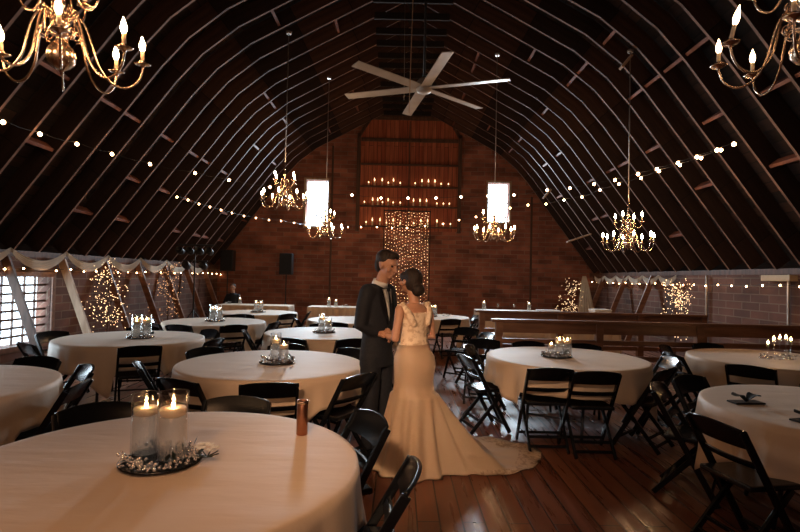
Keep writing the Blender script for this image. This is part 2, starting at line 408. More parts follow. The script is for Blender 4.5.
# short blocks nailed between the roof frames
rnd_b = random.Random(4); nb = 0
for s_ in (-1, 1):
    for fy in range(1, 19):
        for zz_ in rnd_b.sample((2.6, 3.3, 4.1, 4.9, 5.6, 6.1, 6.6), 2):
            Yb_ = YB-.35-.62*fy+.31; xr = roof_x(zz_); i_ = min(range(len(PATH)-1), key=lambda k: abs(PATH[k].z-zz_)); t_ = (PATH[i_+1]-PATH[i_]).normalized(); nn_ = Vector((t_.z,0,-t_.x))
            p_ = Vector((xr,0,zz_))+nn_*.12; bm = bmesh.new(); d_ = Vector((s_*t_.x,0,t_.z)); c_ = Vector((CX+s_*p_.x, Yb_, p_.z))
            beam(bm, c_-Vector((0,.275,0)), c_+Vector((0,.275,0)), .05, .17, up=Vector((s_*nn_.x,0,nn_.z)))
            o = obj('roof_block', bm, blockM); nb += 1; tag(o, 'short reddish wooden block nailed between two roof frames', 'block', 'blocks between the roof frames')
# slanting knee braces along both side walls
bm = bmesh.new(); box(bm, -.10,.10,-.022,.022,0,1)
def brace(Y, side, m=palewood, label='', w=.13):
    X0 = LX+.04 if side < 0 else RX-.04; X1 = X0+(.72 if side<0 else -.72)
    bm = bmesh.new(); a = Vector((X0+(.02 if side<0 else -.02),Y,1.80)); b = Vector((X1,Y,0.0))
    d = (b-a).normalized(); a2 = a
    beam(bm, a2+d*0.02, b-d*.04, w, .045, up=Vector((0,1,0)))
    o = obj('knee_brace', bm, m); tag(o, label, 'brace', 'slanting braces along the side walls'); return o
for i, Y in enumerate((7.75, 9.05, 10.35, 11.65, 12.95, 14.25, 15.55)):
    brace(Y, -1, palewood if i == 1 else darkwood if i==0 else railwood, 'slanted timber brace under the eave beside the lattice window, %s along that wall' % ORD[i] if i else 'slanted dark timber brace crossing in front of the lattice window')
for i, Y in enumerate((12.6, 14.1, 15.6)):
    brace(Y, 1, railwood, 'slanted timber brace behind the stair railing, %s towards the gable' % ORD[i])

# windows
def gable_window(nm, wx, wz):
    r = empty(nm); r['kind'] = 'structure'
    bm = bmesh.new(); t = .07
    for a,b,c,d in ((wx[0]-t,wx[0],wz[0]-t,wz[1]+t),(wx[1],wx[1]+t,wz[0]-t,wz[1]+t),(wx[0],wx[1],wz[0]-t,wz[0]),(wx[0],wx[1],wz[1],wz[1]+t)):
        box(bm, a,b,YB-.04,YB-.003,c,d, bevel=.006)
    obj('window_frame', bm, palewood, r)
    bm = bmesh.new(); box(bm, wx[0],wx[1],YB+.12,YB+.125,wz[0],wz[1]); obj('pane', bm, pane, r)
    bm = bmesh.new(); zc = (wz[0]+wz[1])/2; box(bm, wx[0],wx[1],YB+.1,YB+.14,zc-.015,zc+.015); obj('sash_bar', bm, palewood, r)
    return r
gable_window('window_1', WLx, WLz); gable_window('window_2', WRx, WRz)
r = empty('window_3'); r['kind'] = 'structure'
bm = bmesh.new(); t = .08
box(bm, LX-.02,LX+.03,LW[0]-t,LW[1]+t,LW[3],LW[3]+t,bevel=.005); box(bm, LX-.02,LX+.03,LW[0]-t,LW[1]+t,LW[2]-t,LW[2],bevel=.005)
box(bm, LX-.02,LX+.03,LW[0]-t,LW[0],LW[2],LW[3],bevel=.005); box(bm, LX-.02,LX+.03,LW[1],LW[1]+t,LW[2],LW[3],bevel=.005)
obj('window_frame', bm, railwood, r)
bm = bmesh.new(); box(bm, LX-.16,LX-.155,LW[0],LW[1],LW[2],LW[3]); obj('pane', bm, pane, r)
bm = bmesh.new(); ny = 12; nz = 8
for i in range(1, ny): y = LW[0]+(LW[1]-LW[0])*i/ny; box(bm, LX-.13,LX-.10,y-.010,y+.010,LW[2],LW[3])
for i in range(1, nz): z = LW[2]+(LW[3]-LW[2])*i/nz; box(bm, LX-.14,LX-.09,LW[0],LW[1],z-.016,z+.016)
obj('lattice', bm, darkwood, r)

# loft door
DX = (P(359,200,YB).x, P(458,200,YB).x); DZ = (P(408,231,YB).z, P(408,121,YB).z)
dr = empty('door_1'); dr['kind'] = 'structure'
bm = bmesh.new(); uvd = bm.loops.layers.uv.verify(); zc = P(408,138,YB).z; x0,x1 = DX; ci = .33
pts = [(x0,DZ[0]),(x1,DZ[0]),(x1,zc),(x1-ci,DZ[1]),(x0+ci,DZ[1]),(x0,zc)]
fr_ = [bm.verts.new((x,YB-.06,z)) for x,z in pts]; bk_ = [bm.verts.new((x,YB-.005,z)) for x,z in pts]
bm.faces.new(fr_[::-1]); bm.faces.new(bk_)
for i in range(6): bm.faces.new((fr_[i],fr_[(i+1)%6],bk_[(i+1)%6],bk_[i]))
bmesh.ops.recalc_face_normals(bm, faces=bm.faces)
for f_ in bm.faces:
    for l_ in f_.loops: l_[uvd].uv = (l_.vert.co.z, l_.vert.co.x)
obj('door_panel', bm, doorM, dr)
bm = bmesh.new()
for xx in (x0-.09, x1-.03): box(bm, xx, xx+.12, YB-.14, YB-.003, DZ[0]-.05, zc+.1, bevel=.008)
beam(bm, (x0-.03,YB-.08,zc), (x0+ci,YB-.08,DZ[1]+.03), .12, .09); beam(bm, (x1+.03,YB-.08,zc), (x1-ci,YB-.08,DZ[1]+.03), .12, .09)
box(bm, x0+ci-.05, x1-ci+.05, YB-.14, YB-.003, DZ[1], DZ[1]+.12, bevel=.008)
obj('door_jamb', bm, darkwood, dr)
bm = bmesh.new(); xm = (x0+x1)/2; box(bm, xm-.02, xm+.02, YB-.075, YB-.055, DZ[0], DZ[1]-.03); obj('meeting_strip', bm, darkwood, dr)
for py in (141,):
    zz = P(408,py,YB).z; bm = bmesh.new(); box(bm, x0+.04, x1-.04, YB-.11, YB-.06, zz-.06, zz+.06, bevel=.006); obj('door_rail', bm, darkwood, dr)
shelfz = []
for py in (165.5, 187.5, 207, 227):
    zz = P(408,py,YB).z; shelfz.append(zz)
    bm = bmesh.new(); box(bm, x0+.05, x1-.05, YB-.26, YB-.06, zz-.035, zz, bevel=.005); obj('shelf', bm, darkwood, dr)
# dark roof-line trim above the door
bm = bmesh.new(); box(bm, CX-1.35, CX+1.35, YB-.2, YB-.003, DZ[1]+.13, DZ[1]+.75, bevel=.01); struct('trim_3', bm, darkwood)

# brick piers on the gable and a conduit
for i,(px) in enumerate((331, 531)):
    X = P(px,240,YB).x; bm = bmesh.new(); box(bm, X-.03, X+.03, YB-.05, YB-.003, .0, roof_z(X)-.1, bevel=.004)
    o = obj('conduit_pipe', bm, darkwood); tag(o, 'thin dark vertical pipe on the brick gable, %s' % ('between the loft door and the window' if i==0 else 'on the stairwell end'), 'pipe')
for i,(px,Y) in enumerate(((707,10.45),(787,8.25))):
    bm = bmesh.new(); tube(bm, [(RX-.04,Y,.0),(RX-.04,Y,EAVE-.1)], .022, 8)
    o = obj('conduit_pipe', bm, steel); tag(o, ['pale vertical steel pipe on the side wall where the swags end','pale vertical steel pipe on the side wall below the cream box'][i], 'pipe')
bm = bmesh.new(); box(bm, RX-.14, RX-.005, 8.1, 8.75, EAVE-.19, EAVE-.09, bevel=.01); tag(obj('junction_box', bm, boxM), 'cream box on the side wall at the end of the light string', 'box')

# ------------------------------------------------------------------ stair railing
def railing(name, Y, px0, X1, zt, posts, label, rails, board):
    r = empty(name, (0,Y,0), 0, label, 'railing'); X0 = xat(px0, Y, zt)
    bm = bmesh.new(); box(bm, X0-.05, X1, -.07, .07, zt-.04, zt, bevel=.006); obj('top_rail', bm, railwood, r)
    bm = bmesh.new(); box(bm, X0+.05, X1, -.02, .02, zt-.19, zt-.045, bevel=.004); obj('apron_board', bm, railwood, r)
    for z in rails:
        bm = bmesh.new(); box(bm, X0, X1, -.02, .02, z-.035, z+.035, bevel=.004); obj('rail', bm, railwood, r)
    for p in posts:
        X = xat(p, Y, zt); bm = bmesh.new(); box(bm, X-.05, X+.05, -.05, .05, 0, zt-.041, bevel=.006); obj('post', bm, railwood, r)
    return r
railing('stair_railing', 7.3, 495, RX-.02, 1.05, (499,599,699), 'long brown wooden railing around the stairwell, nearer of the two', (.74,.52,.30), True)
railing('stair_railing', 9.0, 478, xat(706,9.0,1.0), 1.07, (482,560,640,703), 'brown wooden railing on the gable side of the stairwell', (.72,.45), True)

# ------------------------------------------------------------------ chandeliers
def chandelier():
    r = empty('chandelier', (0,0,0))
    bm = bmesh.new()
    prof = [(.004,0),(.012,.012),(.010,.02),(.022,.03),(.05,.045),(.078,.075),(.086,.11),(.078,.145),(.05,.18),(.028,.20),(.022,.215),(.05,.225),(.055,.24),(.03,.25),(.024,.27),(.045,.285),(.05,.305),(.045,.325),(.024,.34),(.020,.37),(.034,.39),(.040,.41),(.030,.43),(.018,.45),(.034,.475),(.038,.495),(.030,.51),(.016,.53),(.014,.58),(.028,.60),(.030,.62),(.018,.64),(.012,.68),(.018,.70),(.006,.72)]
    lathe(bm, [(a*.93,b) for a,b in prof], 20); obj('column', bm, brass, r)
    bm = bmesh.new()
    z = .73; k = 0
    while z < .86:
        M = Matrix.Translation((0,0,z)) @ Matrix.Rotation(PI/2*(k%2),4,'Z') @ Matrix.Rotation(PI/2,4,'X')
        pts = [M @ Vector((.014*math.cos(a),.022*math.sin(a),0)) for a in [2*PI*i/8 for i in range(9)]]
        tube(bm, pts, .003, 5, False); z += .034; k += 1
    obj('chain', bm, brass, r)
    def arm(ang, up):
        R = .45 if not up else .25
        if not up: q = [(.035,.305),(.09,.345),(.135,.30),(.165,.20),(.20,.08),(.27,-.005),(.35,-.02),(.42,.03),(.447,.10),(.45,.13)]
        else: q = [(.03,.495),(.07,.53),(.10,.50),(.12,.42),(.165,.37),(.215,.385),(.245,.43),(.25,.475)]
        zc = q[-1][1]
        ca, sa = math.cos(ang), math.sin(ang)
        pts = smooth_path([Vector((x*ca, x*sa, z)) for x,z in q], 26)
        bm = bmesh.new(); tube(bm, pts, .0075, 6); a = obj('arm', bm, brass, r)
        c = (R*ca, R*sa, zc)
        bm = bmesh.new(); lathe(bm, [(.006,-.02),(.012,-.012),(.012,-.004),(.045,.004),(.052,.012),(.048,.012),(.02,.006),(.018,.02),(.020,.03),(.014,.031)], 14, c); obj('drip_pan', bm, brass, a)
        bm = bmesh.new(); lathe(bm, [(.012,.02),(.012,.085),(.006,.088)], 10, c); cd = obj('candle', bm, candleM, a)
        bm = bmesh.new(); lathe(bm, [(.006,.085),(.016,.10),(.019,.118),(.015,.138),(.008,.158),(.001,.176)], 8, c); obj('bulb', bm, bulbM, a)
        return a, cd
    for i in range(8): arm(2*PI*(i+.35)/8, False)
    for i in range(4): arm(2*PI*(i+.1)/4+.3, True)
    for i in range(6):
        an = 2*PI*i/6+.2; ca, sa = math.cos(an), math.sin(an); q = []
        for t in range(22):
            u = t/21; a = -PI/2+u*3.4*PI; rr = .036*(1-.72*u); q.append(Vector((.085*1+rr*math.cos(a), 0, .235+rr*math.sin(a)+.0*u)))
        q2 = [Vector((.03,0,.30)),Vector((.05,0,.26))]+q[:0]
        for t in range(18):
            u = t/17; a = PI/2-u*3.2*PI; rr = .032*(1-.7*u); q.append(Vector((.075+rr*math.cos(a),0,.36+rr*math.sin(a))))
        bm = bmesh.new(); tube(bm, [Vector((p.x*ca,p.x*sa,p.z)) for p in q], .0045, 5); obj('scroll', bm, brass, r)
    return r
ch0 = chandelier(); index(ch0)
CH = [  # px centre, py ball bottom, Y, rz, label
 (62, 76, 2.80, -.49, 'large near brass chandelier with round ball, hanging over the table with two candle cylinders'),
 (284, 207, 9.1, .5, 'lit brass chandelier on a long chain beside the window nearer the lattice wall'),
 (325, 237, 11.6, .2, 'lit brass chandelier hanging just below the gable window left of the loft door'),
 (494, 240, 10.3, .9, 'lit brass chandelier in front of the gable window right of the loft door'),
 (628, 250, 8.1, .3, 'lit brass chandelier hanging above the stair railing'),
 (805, 70, 2.66, .52, 'near brass chandelier cut by the frame with one leaning candle')]
CHP = []
for i,(px,py,Y,rz,lab) in enumerate(CH):
    p = P(px,py,Y); CHP.append(p)
    if i == 0: c = ch0; c.location = p; c.rotation_euler = (Matrix.Rotation(math.radians(7),3,'X') @ Matrix.Rotation(rz,3,'Z')).to_euler(); c.scale = (.9,.9,.95); tag(c, lab, 'chandelier', 'brass chandeliers')
    else: c = dup(ch0, p, rz, lab)
    if i == 4: c.scale = (.84,.84,.92)
    if i == 5:
        c.scale = (.88,.88,.95); dimdata = None
        for a_ in c.children:
            for q_ in a_.children:
                if q_.name.startswith('bulb'): q_.data = q_.data.copy(); q_.data.materials[0] = dimbulb
    top = p.z+.86; zr = roof_z(p.x)
    bm = bmesh.new(); z0 = .84; z1 = (zr-p.z-.03)/(.92 if i==4 else 1)
    tube(bm, [(0,0,z0),(0,0,z1)], .011, 6, False); lathe(bm, [(.05,z1-.05),(.06,z1),(.01,z1+.02)], 12)
    rod = obj('hanging_rod', bm, steel); rod.parent = c
# one candle of the near right chandelier leans
Minv = c.matrix_basis.inverted(); best = None
for a_ in c.children:
    if a_.name.startswith('arm'):
        for q_ in a_.children:
            if q_.name.startswith('candle'):
                v0 = c.matrix_basis @ q_.data.vertices[0].co
                if best is None or v0.x < best[0]: best = (v0.x, a_, q_)
ax_ = (Minv.to_3x3() @ Vector((0,1,0))).normalized(); cc_ = best[2].data.vertices[0].co.copy()
for q_ in best[1].children:
    if q_.name.startswith(('candle','bulb')):
        q_.matrix_basis = Matrix.Translation(cc_) @ Matrix.Rotation(math.radians(15),4,ax_) @ Matrix.Scale(1.35,4,(0,0,1)) @ Matrix.Translation(-cc_)

# mounting boards on the rafters
for i,(px,py,Y,dx,lab) in enumerate(((626,62,8.1,.26,'pale block on the rafters above the chandelier over the railing'),(547,194,13.2,.3,'short pale block low on the roof near the gable window'),(579,238,14.0,.7,'pale board across the lowest rafters by the gable corner'))):
    p = P(px,py,Y); p.z = min(p.z, roof_z(p.x)-.03); bm = bmesh.new(); an = math.atan2(1.2,1) if i==1 else (.35 if i==2 else .9)
    beam(bm, p+Vector((-dx/2*math.cos(an),0,-dx/2*math.sin(an)))*1, p+Vector((dx/2*math.cos(an),0,dx/2*math.sin(an))), .12, .04)
    tag(obj('mounting_block', bm, palewood), lab, 'block')

# ------------------------------------------------------------------ ceiling fan
fp = P(424,87,7.5)
fan = empty('ceiling_fan', fp, 0, 'large six-bladed pale ceiling fan hanging from the ridge', 'ceiling fan')
bm = bmesh.new(); lathe(bm, [(.02,-.09),(.10,-.08),(.12,-.03),(.12,.06),(.07,.12),(.02,.13)], 20); obj('motor', bm, fanM, fan)
bm = bmesh.new(); tube(bm, [(0,0,.1),(0,0,roof_z(fp.x)-fp.z)], .018, 8, False); obj('downrod', bm, blackmat, fan)
for k in range(6):
    a = math.radians(-19+60*k); M = Matrix.Rotation(a,4,'Z') @ Matrix.Translation((0,0,-.02)) @ Matrix.Rotation(math.radians(9),4,'X')
    bm = bmesh.new(); box(bm, .10, 1.26, -.08, .08, -.006, .006, M, .004); obj('blade', bm, fanM, fan)
# cords hanging from the ridge
for i,(pa,pb,Y,rr,lab) in enumerate((((413,0),(409,113),6.2,.006,'pale straight cord hanging down in front of the fan'),((405,0),(404,100),9.0,.004,'thin grey cord hanging behind the fan, dimmer one'))):
    a = P(*pa,Y); b = P(*pb,Y); d = (a-b)/(a-b).z; top = b+d*(7.0-b.z)
    bm = bmesh.new(); tube(bm, [b, (a+b)/2, top], rr, 6, False); tag(obj('suspension_wire', bm, palewood if i==0 else steel), lab, 'cord')

# ------------------------------------------------------------------ string lights
def string_light(pts, label, rb, m=stringbulb, group='strings of warm bulbs'):
    r = empty('string_light', (0,0,0), 0, label, 'string light', group)
    bm = bmesh.new(); w = []
    for a, b in zip(pts, pts[1:]):
        L = (b-a).length
        for k in range(5): t = k/5; q = a.lerp(b,t); q.z -= 4*t*(1-t)*L*.05-.03; w.append(q)
    w.append(pts[-1]+Vector((0,0,.03))); tube(bm, w, .004, 4, False); obj('wire', bm, blackmat, r)
    me = None
    for p in pts:
        if me is None:
            bm = bmesh.new(); lathe(bm, [(rb*.3,rb*.9),(rb*.75,rb*.5),(rb,0),(rb*.8,-rb*.6),(rb*.3,-rb)], 8); o = obj('bulb', bm, m, r); me = o.data
            bm = bmesh.new(); lathe(bm, [(rb*.35,rb*.9),(rb*.35,rb*1.7),(rb*.1,rb*1.8)], 6); so = obj('socket', bm, blackmat, o); sm_ = so.data
        else:
            o = bpy.data.objects.new('bulb', me); COL.objects.link(o); o.parent = r
            so = bpy.data.objects.new('socket', sm_); COL.objects.link(so); so.parent = o
        o.location = p
    return r
def strp(lst, z):
    out = []
    for px,py in lst:
        d = CM @ Vector(((px-400)/F, (266-py)/F, -1)); q = CP+d*((z-CP.z)/d.z)
        if q.y > YB-.35: q = P(px,py,YB-.35)
        lim = roof_x(q.z)-.12
        if abs(q.x-CX) > lim:
            k = lim/abs(q.x-CX); q = CP+(q-CP)*k
        out.append(q)
    return out
A = [(3,122),(40,134),(77,144),(112,154),(150,164),(195,173),(229,180),(270,187),(311,192),(352,195),(381,198),(408,198),(436,198),(461,197),(488,196),(514,195),(547,190),(570,188),(594,184),(615,180),(638,174),(657,169),(678,163),(697,157),(717,150),(734,144)]
string_light(strp(A, 3.43), 'string of large warm bulbs swinging across the room in front of the loft door', .028)
B = [(177,197),(188,200),(199,204),(210,207),(221,210),(232,213),(244,216),(256,218),(269,220),(281,221),(294,223),(306,225),(320,226),(334,227),(348,227),(361,227),(377,227),(392,228),(407,228),(425,226),(443,224),(459,220),(476,217),(493,214),(510,208),(528,205),(546,204),(564,200),(582,197),(600,190),(619,184),(641,178),(659,171),(680,165),(701,158),(721,150)]
string_light(strp(B, 3.2), 'lower string of small warm bulbs crossing under the loft door shelves', .022)
# eave light strings along the knee walls
def eave(side, px0, px1, label, z, n):
    X = (LX+.12) if side<0 else (RX-.12); pts = []
    Ya = X*F/(px0-400); Yb = X*F/(px1-400)
    for k in range(n):
        t = k/(n-1); Y = Ya+(Yb-Ya)*t; pts.append(Vector((X, Y, z+random.uniform(-.02,.02))))
    return string_light(pts, label, .016, group='light strings along the eaves')
eave(-1, 5, 225, 'row of warm bulbs under the white swags above the lattice window', 1.60, 26)
eave(1, 800, 575, 'row of warm bulbs along the eave above the stair railing wall', 1.60, 26)

# ------------------------------------------------------------------ gauze swags
def swag(a, b, dip, label, w=.12):
    bm = bmesh.new(); n = 18; pts, rs = [], []
    for i in range(n+1):
        t = i/n; q = a.lerp(b,t); q.z -= dip*4*t*(1-t); pts.append(q); rs.append(.028+.045*math.sin(PI*t)**.7)
    # pleated sheet: several parallel strands fused by a ribbon
    rows = []
    d = (b-a).normalized()
    side = Vector((d.y,-d.x,0)); side = side if side.x*(-1 if a.x<0 else 1) < 0 else -side
    m = 13
    for i in range(n+1):
        row = []
        for j in range(m):
            u = j/(m-1)-.5; wv = rs[i]*2.2
            row.append(bm.verts.new(pts[i]+Vector((0,0,-1))*(u*wv)+side*(.03+.018*math.sin(j*2.1+i*.25)*(rs[i]/.07))))
        rows.append(row)
    for i in range(n):
        for j in range(m-1): bm.faces.new((rows[i][j],rows[i+1][j],rows[i+1][j+1],rows[i][j+1])).smooth = True
    bmesh.ops.solidify(bm, geom=bm.faces[:], thickness=.008)
    return tag(obj('gauze_swag', bm, swagM, smooth=True), label, 'swag', 'white gauze swags along the eaves')
ys = [6.45,7.75,9.05,10.35,11.65,12.95,14.25,15.55]
for i,(y0,y1) in enumerate(zip(ys,ys[1:])):
    swag(Vector((LX+.12,y0,1.90)), Vector((LX+.12,y1,1.90)), .23, 'white gauze swag under the eave above the lattice window, %s counting towards the gable' % ORD[i])
ys = [11.4,12.2,13.0,13.8,14.6,15.4,16.2]
for i,(y0,y1) in enumerate(zip(ys,ys[1:])):
    swag(Vector((RX-.12,y0,1.78)), Vector((RX-.12,y1,1.78)), .14, 'white gauze swag on the wall behind the stairwell, %s counting towards the gable' % ORD[i])

# ------------------------------------------------------------------ fairy light curtain
CYc = YB-.45
cx0 = P(386,230,CYc).x; cx1 = P(428,230,CYc).x; ct = P(408,211,CYc).z
cur = empty('fairy_light_curtain', ((cx0+cx1)/2, CYc, 0), 0, 'curtain of tiny warm lights hanging below the loft door behind the couple', 'light curtain')
bm = bmesh.new(); tube(bm, [(-(cx1-cx0)/2-.05,0,ct),((cx1-cx0)/2+.05,0,ct)], .018, 8); obj('curtain_rod', bm, blackmat, cur)
for i in range(16):
    x = -(cx1-cx0)/2+(cx1-cx0)*i/15; bm = bmesh.new(); bot = .35
    tube(bm, [(x,0,ct),(x,0,bot)], .003, 4, False)
    z = ct-.03-random.random()*.08
    while z > bot:
        ball(bm, (x+random.uniform(-.02,.02), random.uniform(-.02,.02), z), random.uniform(.009,.0135), 0, mi=1 if random.random()<.6 else 2); z -= random.uniform(.075,.14)
    obj('light_strand', bm, [blackmat, fairyM, fairydim], cur)
for s in (-1,1):
    bm = bmesh.new(); x = s*((cx1-cx0)/2+.07); tube(bm, [(x,0,0.01),(x,0,ct+.02)], .015, 6); obj('curtain_pole', bm, blackmat, cur)

# ------------------------------------------------------------------ lighted branch trees
def branch_tree(base, h, spread, nl, label, seed, m=fairyM, lo=.45):
    rnd = random.Random(seed); r = empty('lighted_branch_tree', base, 0, label, 'lighted tree', 'branch trees strung with tiny lights')
    bm = bmesh.new(); tips = []
    lathe(bm, [(.14,0),(.14,.02),(.02,.04)], 12)
    tube(bm, [(0,0,.02),(.01,0,h*.35),(0,.01,h*.6),(.02,0,h*.9)], [.02,.017,.012,.006], 6)
    for k in range(26):
        z0 = h*rnd.uniform(.28,.85); a = rnd.uniform(0,2*PI); L = spread*rnd.uniform(.5,1.05)*(1 if z0<h*.65 else .7)
        e = Vector((L*math.cos(a), L*math.sin(a), z0+L*rnd.uniform(.1,.9))); m1 = Vector((e.x*.5,e.y*.5,z0+(e.z-z0)*.35))
        e.z = min(e.z, h)
        q = smooth_path([Vector((0,0,z0)), m1, e], 5); tube(bm, q, [.007,.006,.005,.004,.003,.002], 4); tips += q[1:]
    obj('branches', bm, darkwood, r)
    bm = bmesh.new()
    for k in range(nl):
        q = rnd.choice(tips); ball(bm, q+Vector((rnd.gauss(0,.06),rnd.gauss(0,.06),rnd.gauss(0,.08))), rnd.uniform(.005,.009), 0)
    o = obj('fairy_lights', bm, m, r); o['kind'] = 'stuff'
    return r
def at_floor(px, Y): return Vector((xat(px,Y,1.0), Y, 0))
branch_tree(at_floor(108,9.6), 2.0, .40, 230, 'branch tree full of tiny lights beside the pale slanted brace', 1)
branch_tree(at_floor(168,11.9), 2.0, .36, 170, 'dimmer branch tree of tiny lights near the black lighting stand', 2, fairydim)
branch_tree(at_floor(675,10.3), 1.88, .33, 330, 'bright branch tree of tiny lights behind the stair railing by the steel pipe', 3)
branch_tree(at_floor(571,14.8), 1.75, .42, 200, 'branch tree of tiny lights by the gable corner next to white drapery', 4)
# drapery next to the corner tree
bm = bmesh.new(); rows = []
dp = at_floor(588, 15.0)
for i in range(14):
    t = i/13; z = 1.78-t*1.75; row = []
    for j in range(25):
        u = j/24-.5; wv = .10+.55*t**.8
        row.append(bm.verts.new(dp+Vector((u*wv-.12+.12*t, .03*math.sin(u*34+.6)*(.4+t), z))))
    rows.append(row)
for i in range(13):
    for j in range(24): bm.faces.new((rows[i][j],rows[i+1][j],rows[i+1][j+1],rows[i][j+1])).smooth = True
bmesh.ops.solidify(bm, geom=bm.faces[:], thickness=.01)
tag(obj('hanging_drape', bm, swagM, smooth=True), 'white gauze gathered and hanging to the floor beside the corner light tree', 'drape')

# ------------------------------------------------------------------ candles on the loft door shelves
def shelf_candle():
    r = empty('pillar_candle'); bm = bmesh.new(); lathe(bm, [(.026,0),(.028,.004),(.028,.085),(.022,.09),(.006,.086)], 10); obj('wax', bm, candleM, r)
    bm = bmesh.new(); lathe(bm, [(.004,.088),(.018,.10),(.020,.115),(.010,.14),(.002,.155)], 8); obj('flame', bm, shelfflame, r); return r
sc0 = shelf_candle(); index(sc0); first = True
rowsx = [[243,264,291,313,331,355,408,432,455,478,500,526],[228,257,275,292,312,330,355,402,425,448,485,508,529],[234,256,283,306,330,355,402,428,452,485,508,533]]
tall = [0,1,1,0,1,0,0,1,1,1,0,0,0]
for ri, row in enumerate(rowsx):
    for i, cxx in enumerate(row):
        Y = YB-.17; zz = shelfz[ri+1]; X = xat(300+cxx/3.545, Y, zz)
        lab = '%s cream pillar candle from the left on the %s shelf of the loft door' % (ORD[i], ['upper','middle','bottom'][ri])
        if first: c = sc0; c.location = (X,Y,zz); tag(c, lab, 'candle', 'candles on the loft door shelves'); first = False
        else: c = dup(sc0, (X,Y,zz), 0, lab)
        if tall[i%13]: c.scale = (1,1,1.75)
bm = bmesh.new()

# ------------------------------------------------------------------ tables, cloths
TABLES = {}
def tablecloth(R, chairs, seed, z=.765, half=1.17):
    rnd = random.Random(seed); bm = bmesh.new(); n = 180; rot = rnd.uniform(0,PI/2); ph = [rnd.uniform(0,6.28) for _ in range(4)]
    rings = []
    def drop(th):
        a = th-rot; d = half/max(abs(math.cos(a)),abs(math.sin(a)))-R; d = min(d, .60)
        near = min([abs((th-c+PI)%(2*PI)-PI) for c in chairs] or [9])
        k = min(1, max(0, (near-.24)/.10)); k = k*k*(3-2*k)
        return (min(d,.265))*(1-k)+d*k, k
    def fold(th, t, k):
        return t*(.012+(.035*math.sin(13*th+ph[0]+1.3*math.sin(3*th+ph[1]))+.02*math.sin(29*th+ph[2]))*(.38+.62*k))*(.55+.45*t)
    for rr in (0.0001, .25, .5, .75, .93, .98):
        rings.append([bm.verts.new((R*rr*math.cos(2*PI*i/n), R*rr*math.sin(2*PI*i/n), z+(.0015*math.sin(7*2*PI*i/n+rr*9+ph[3]) if .2<rr<.97 else 0))) for i in range(n)])
    rings.append([bm.verts.new((R*math.cos(2*PI*i/n), R*math.sin(2*PI*i/n), z-.006)) for i in range(n)])
    for s in range(1, 9):
        t = s/8; ring = []
        for i in range(n):
            th = 2*PI*i/n; d, k = drop(th); r = R+.006+fold(th, t, k)+.012*t; ring.append(bm.verts.new((r*math.cos(th), r*math.sin(th), z-.012-(d-.012)*t)))
        rings.append(ring)
    for a, b in zip(rings, rings[1:]):
        for i in range(n):
            j = (i+1)%n; bm.faces.new((a[i],b[i],b[j],a[j])).smooth = True
    bmesh.ops.remove_doubles(bm, verts=rings[0], dist=.001)
    bmesh.ops.solidify(bm, geom=bm.faces[:], thickness=.003)
    return bm
def table_proto(R):
    r = empty('round_table'); bm = bmesh.new(); lathe(bm, [(R-.03,.725),(R-.012,.73),(R-.008,.745),(R-.012,.755),(R-.03,.757)], 48); obj('tabletop', bm, darkwood, r)
    for sx in (-1,1):
        for sy in (-1,1):
            bm = bmesh.new(); tube(bm, [(sx*.5,sy*.28,.015),(sx*.38,sy*.28,.70)], .016, 8); obj('leg', bm, blackmat, r)
    for sx in (-1,1):
        bm = bmesh.new(); tube(bm, [(sx*.47,-.28,.2),(sx*.47,.28,.2)], .010, 6); obj('stretcher', bm, blackmat, r)
    return r
# chair
def make_chair():
    r = empty('folding_chair'); m = blackM
    for s in (-1,1):
        bm = bmesh.new(); a = Vector((s*.208,.20,.0)); b = Vector((s*.208,-.235,.775)); d=(b-a).normalized(); beam(bm, a+d*.012, b, .024, .042, up=Vector((0,1,.5)), bevel=.006); obj('leg', bm, m, r)
        bm = bmesh.new(); a = Vector((s*.178,-.24,.0)); b = Vector((s*.178,.13,.43)); d=(b-a).normalized(); beam(bm, a+d*.012, b, .022, .036, up=Vector((0,1,.5)), bevel=.005); obj('leg', bm, m, r)
    bm = bmesh.new(); box(bm, -.195,.195,-.165,.205,.428,.462,bevel=.012); obj('seat', bm, m, r)
    def slat(z0, z1, arch, nm):
        bm = bmesh.new(); n = 14; V = []
        for i in range(n+1):
            u = i/n*2-1; x = .205*u; yc = -.03*(1-u*u)
            row = []
            for (dy, top) in ((.010,0),(.010,1),(-.010,1),(-.010,0)):
                z = z0 if not top else z1+arch*(1-u*u)
                ys_ = -.245-(z-.80)*.556*1.0; row.append(bm.verts.new((x, ys_+yc+dy, z)))
            V.append(row)
        for i in range(n):
            for k in range(4): bm.faces.new((V[i][k],V[i][(k+1)%4],V[i+1][(k+1)%4],V[i+1][k]))
        bm.faces.new(V[0][::-1]); bm.faces.new(V[-1])
        bmesh.ops.recalc_face_normals(bm, faces=bm.faces); bmesh.ops.bevel(bm, geom=[e for e in bm.edges if e.calc_length()>.02 or True][:0] or bm.edges[:], offset=.003, segments=1, affect='EDGES')
        obj(nm, bm, m, r, smooth=True, angle=40)
    slat(.67, .785, .022, 'backrest'); slat(.555, .595, .0, 'back_slat')
    for (y,z,hw) in ((.15,.09,.2),(-.19,.06,.17),(-.13,.13,.17)):
        bm = bmesh.new(); box(bm, -hw,hw,y-.009,y+.009,z-.013,z+.013,bevel=.004); obj('stretcher', bm, m, r)
    return r
chair0 = make_chair(); index(chair0); chair_used = [False]
def put_chair(x, y, rz, label):
    if not chair_used[0]:
        chair_used[0] = True; c = chair0; c.location = (x,y,0); c.rotation_euler = (0,0,rz); tag(c, label, 'chair', 'black folding chairs'); return c
    return dup(chair0, (x,y,0), rz, label)
tab0 = table_proto(.853); index(tab0); tused = [False]
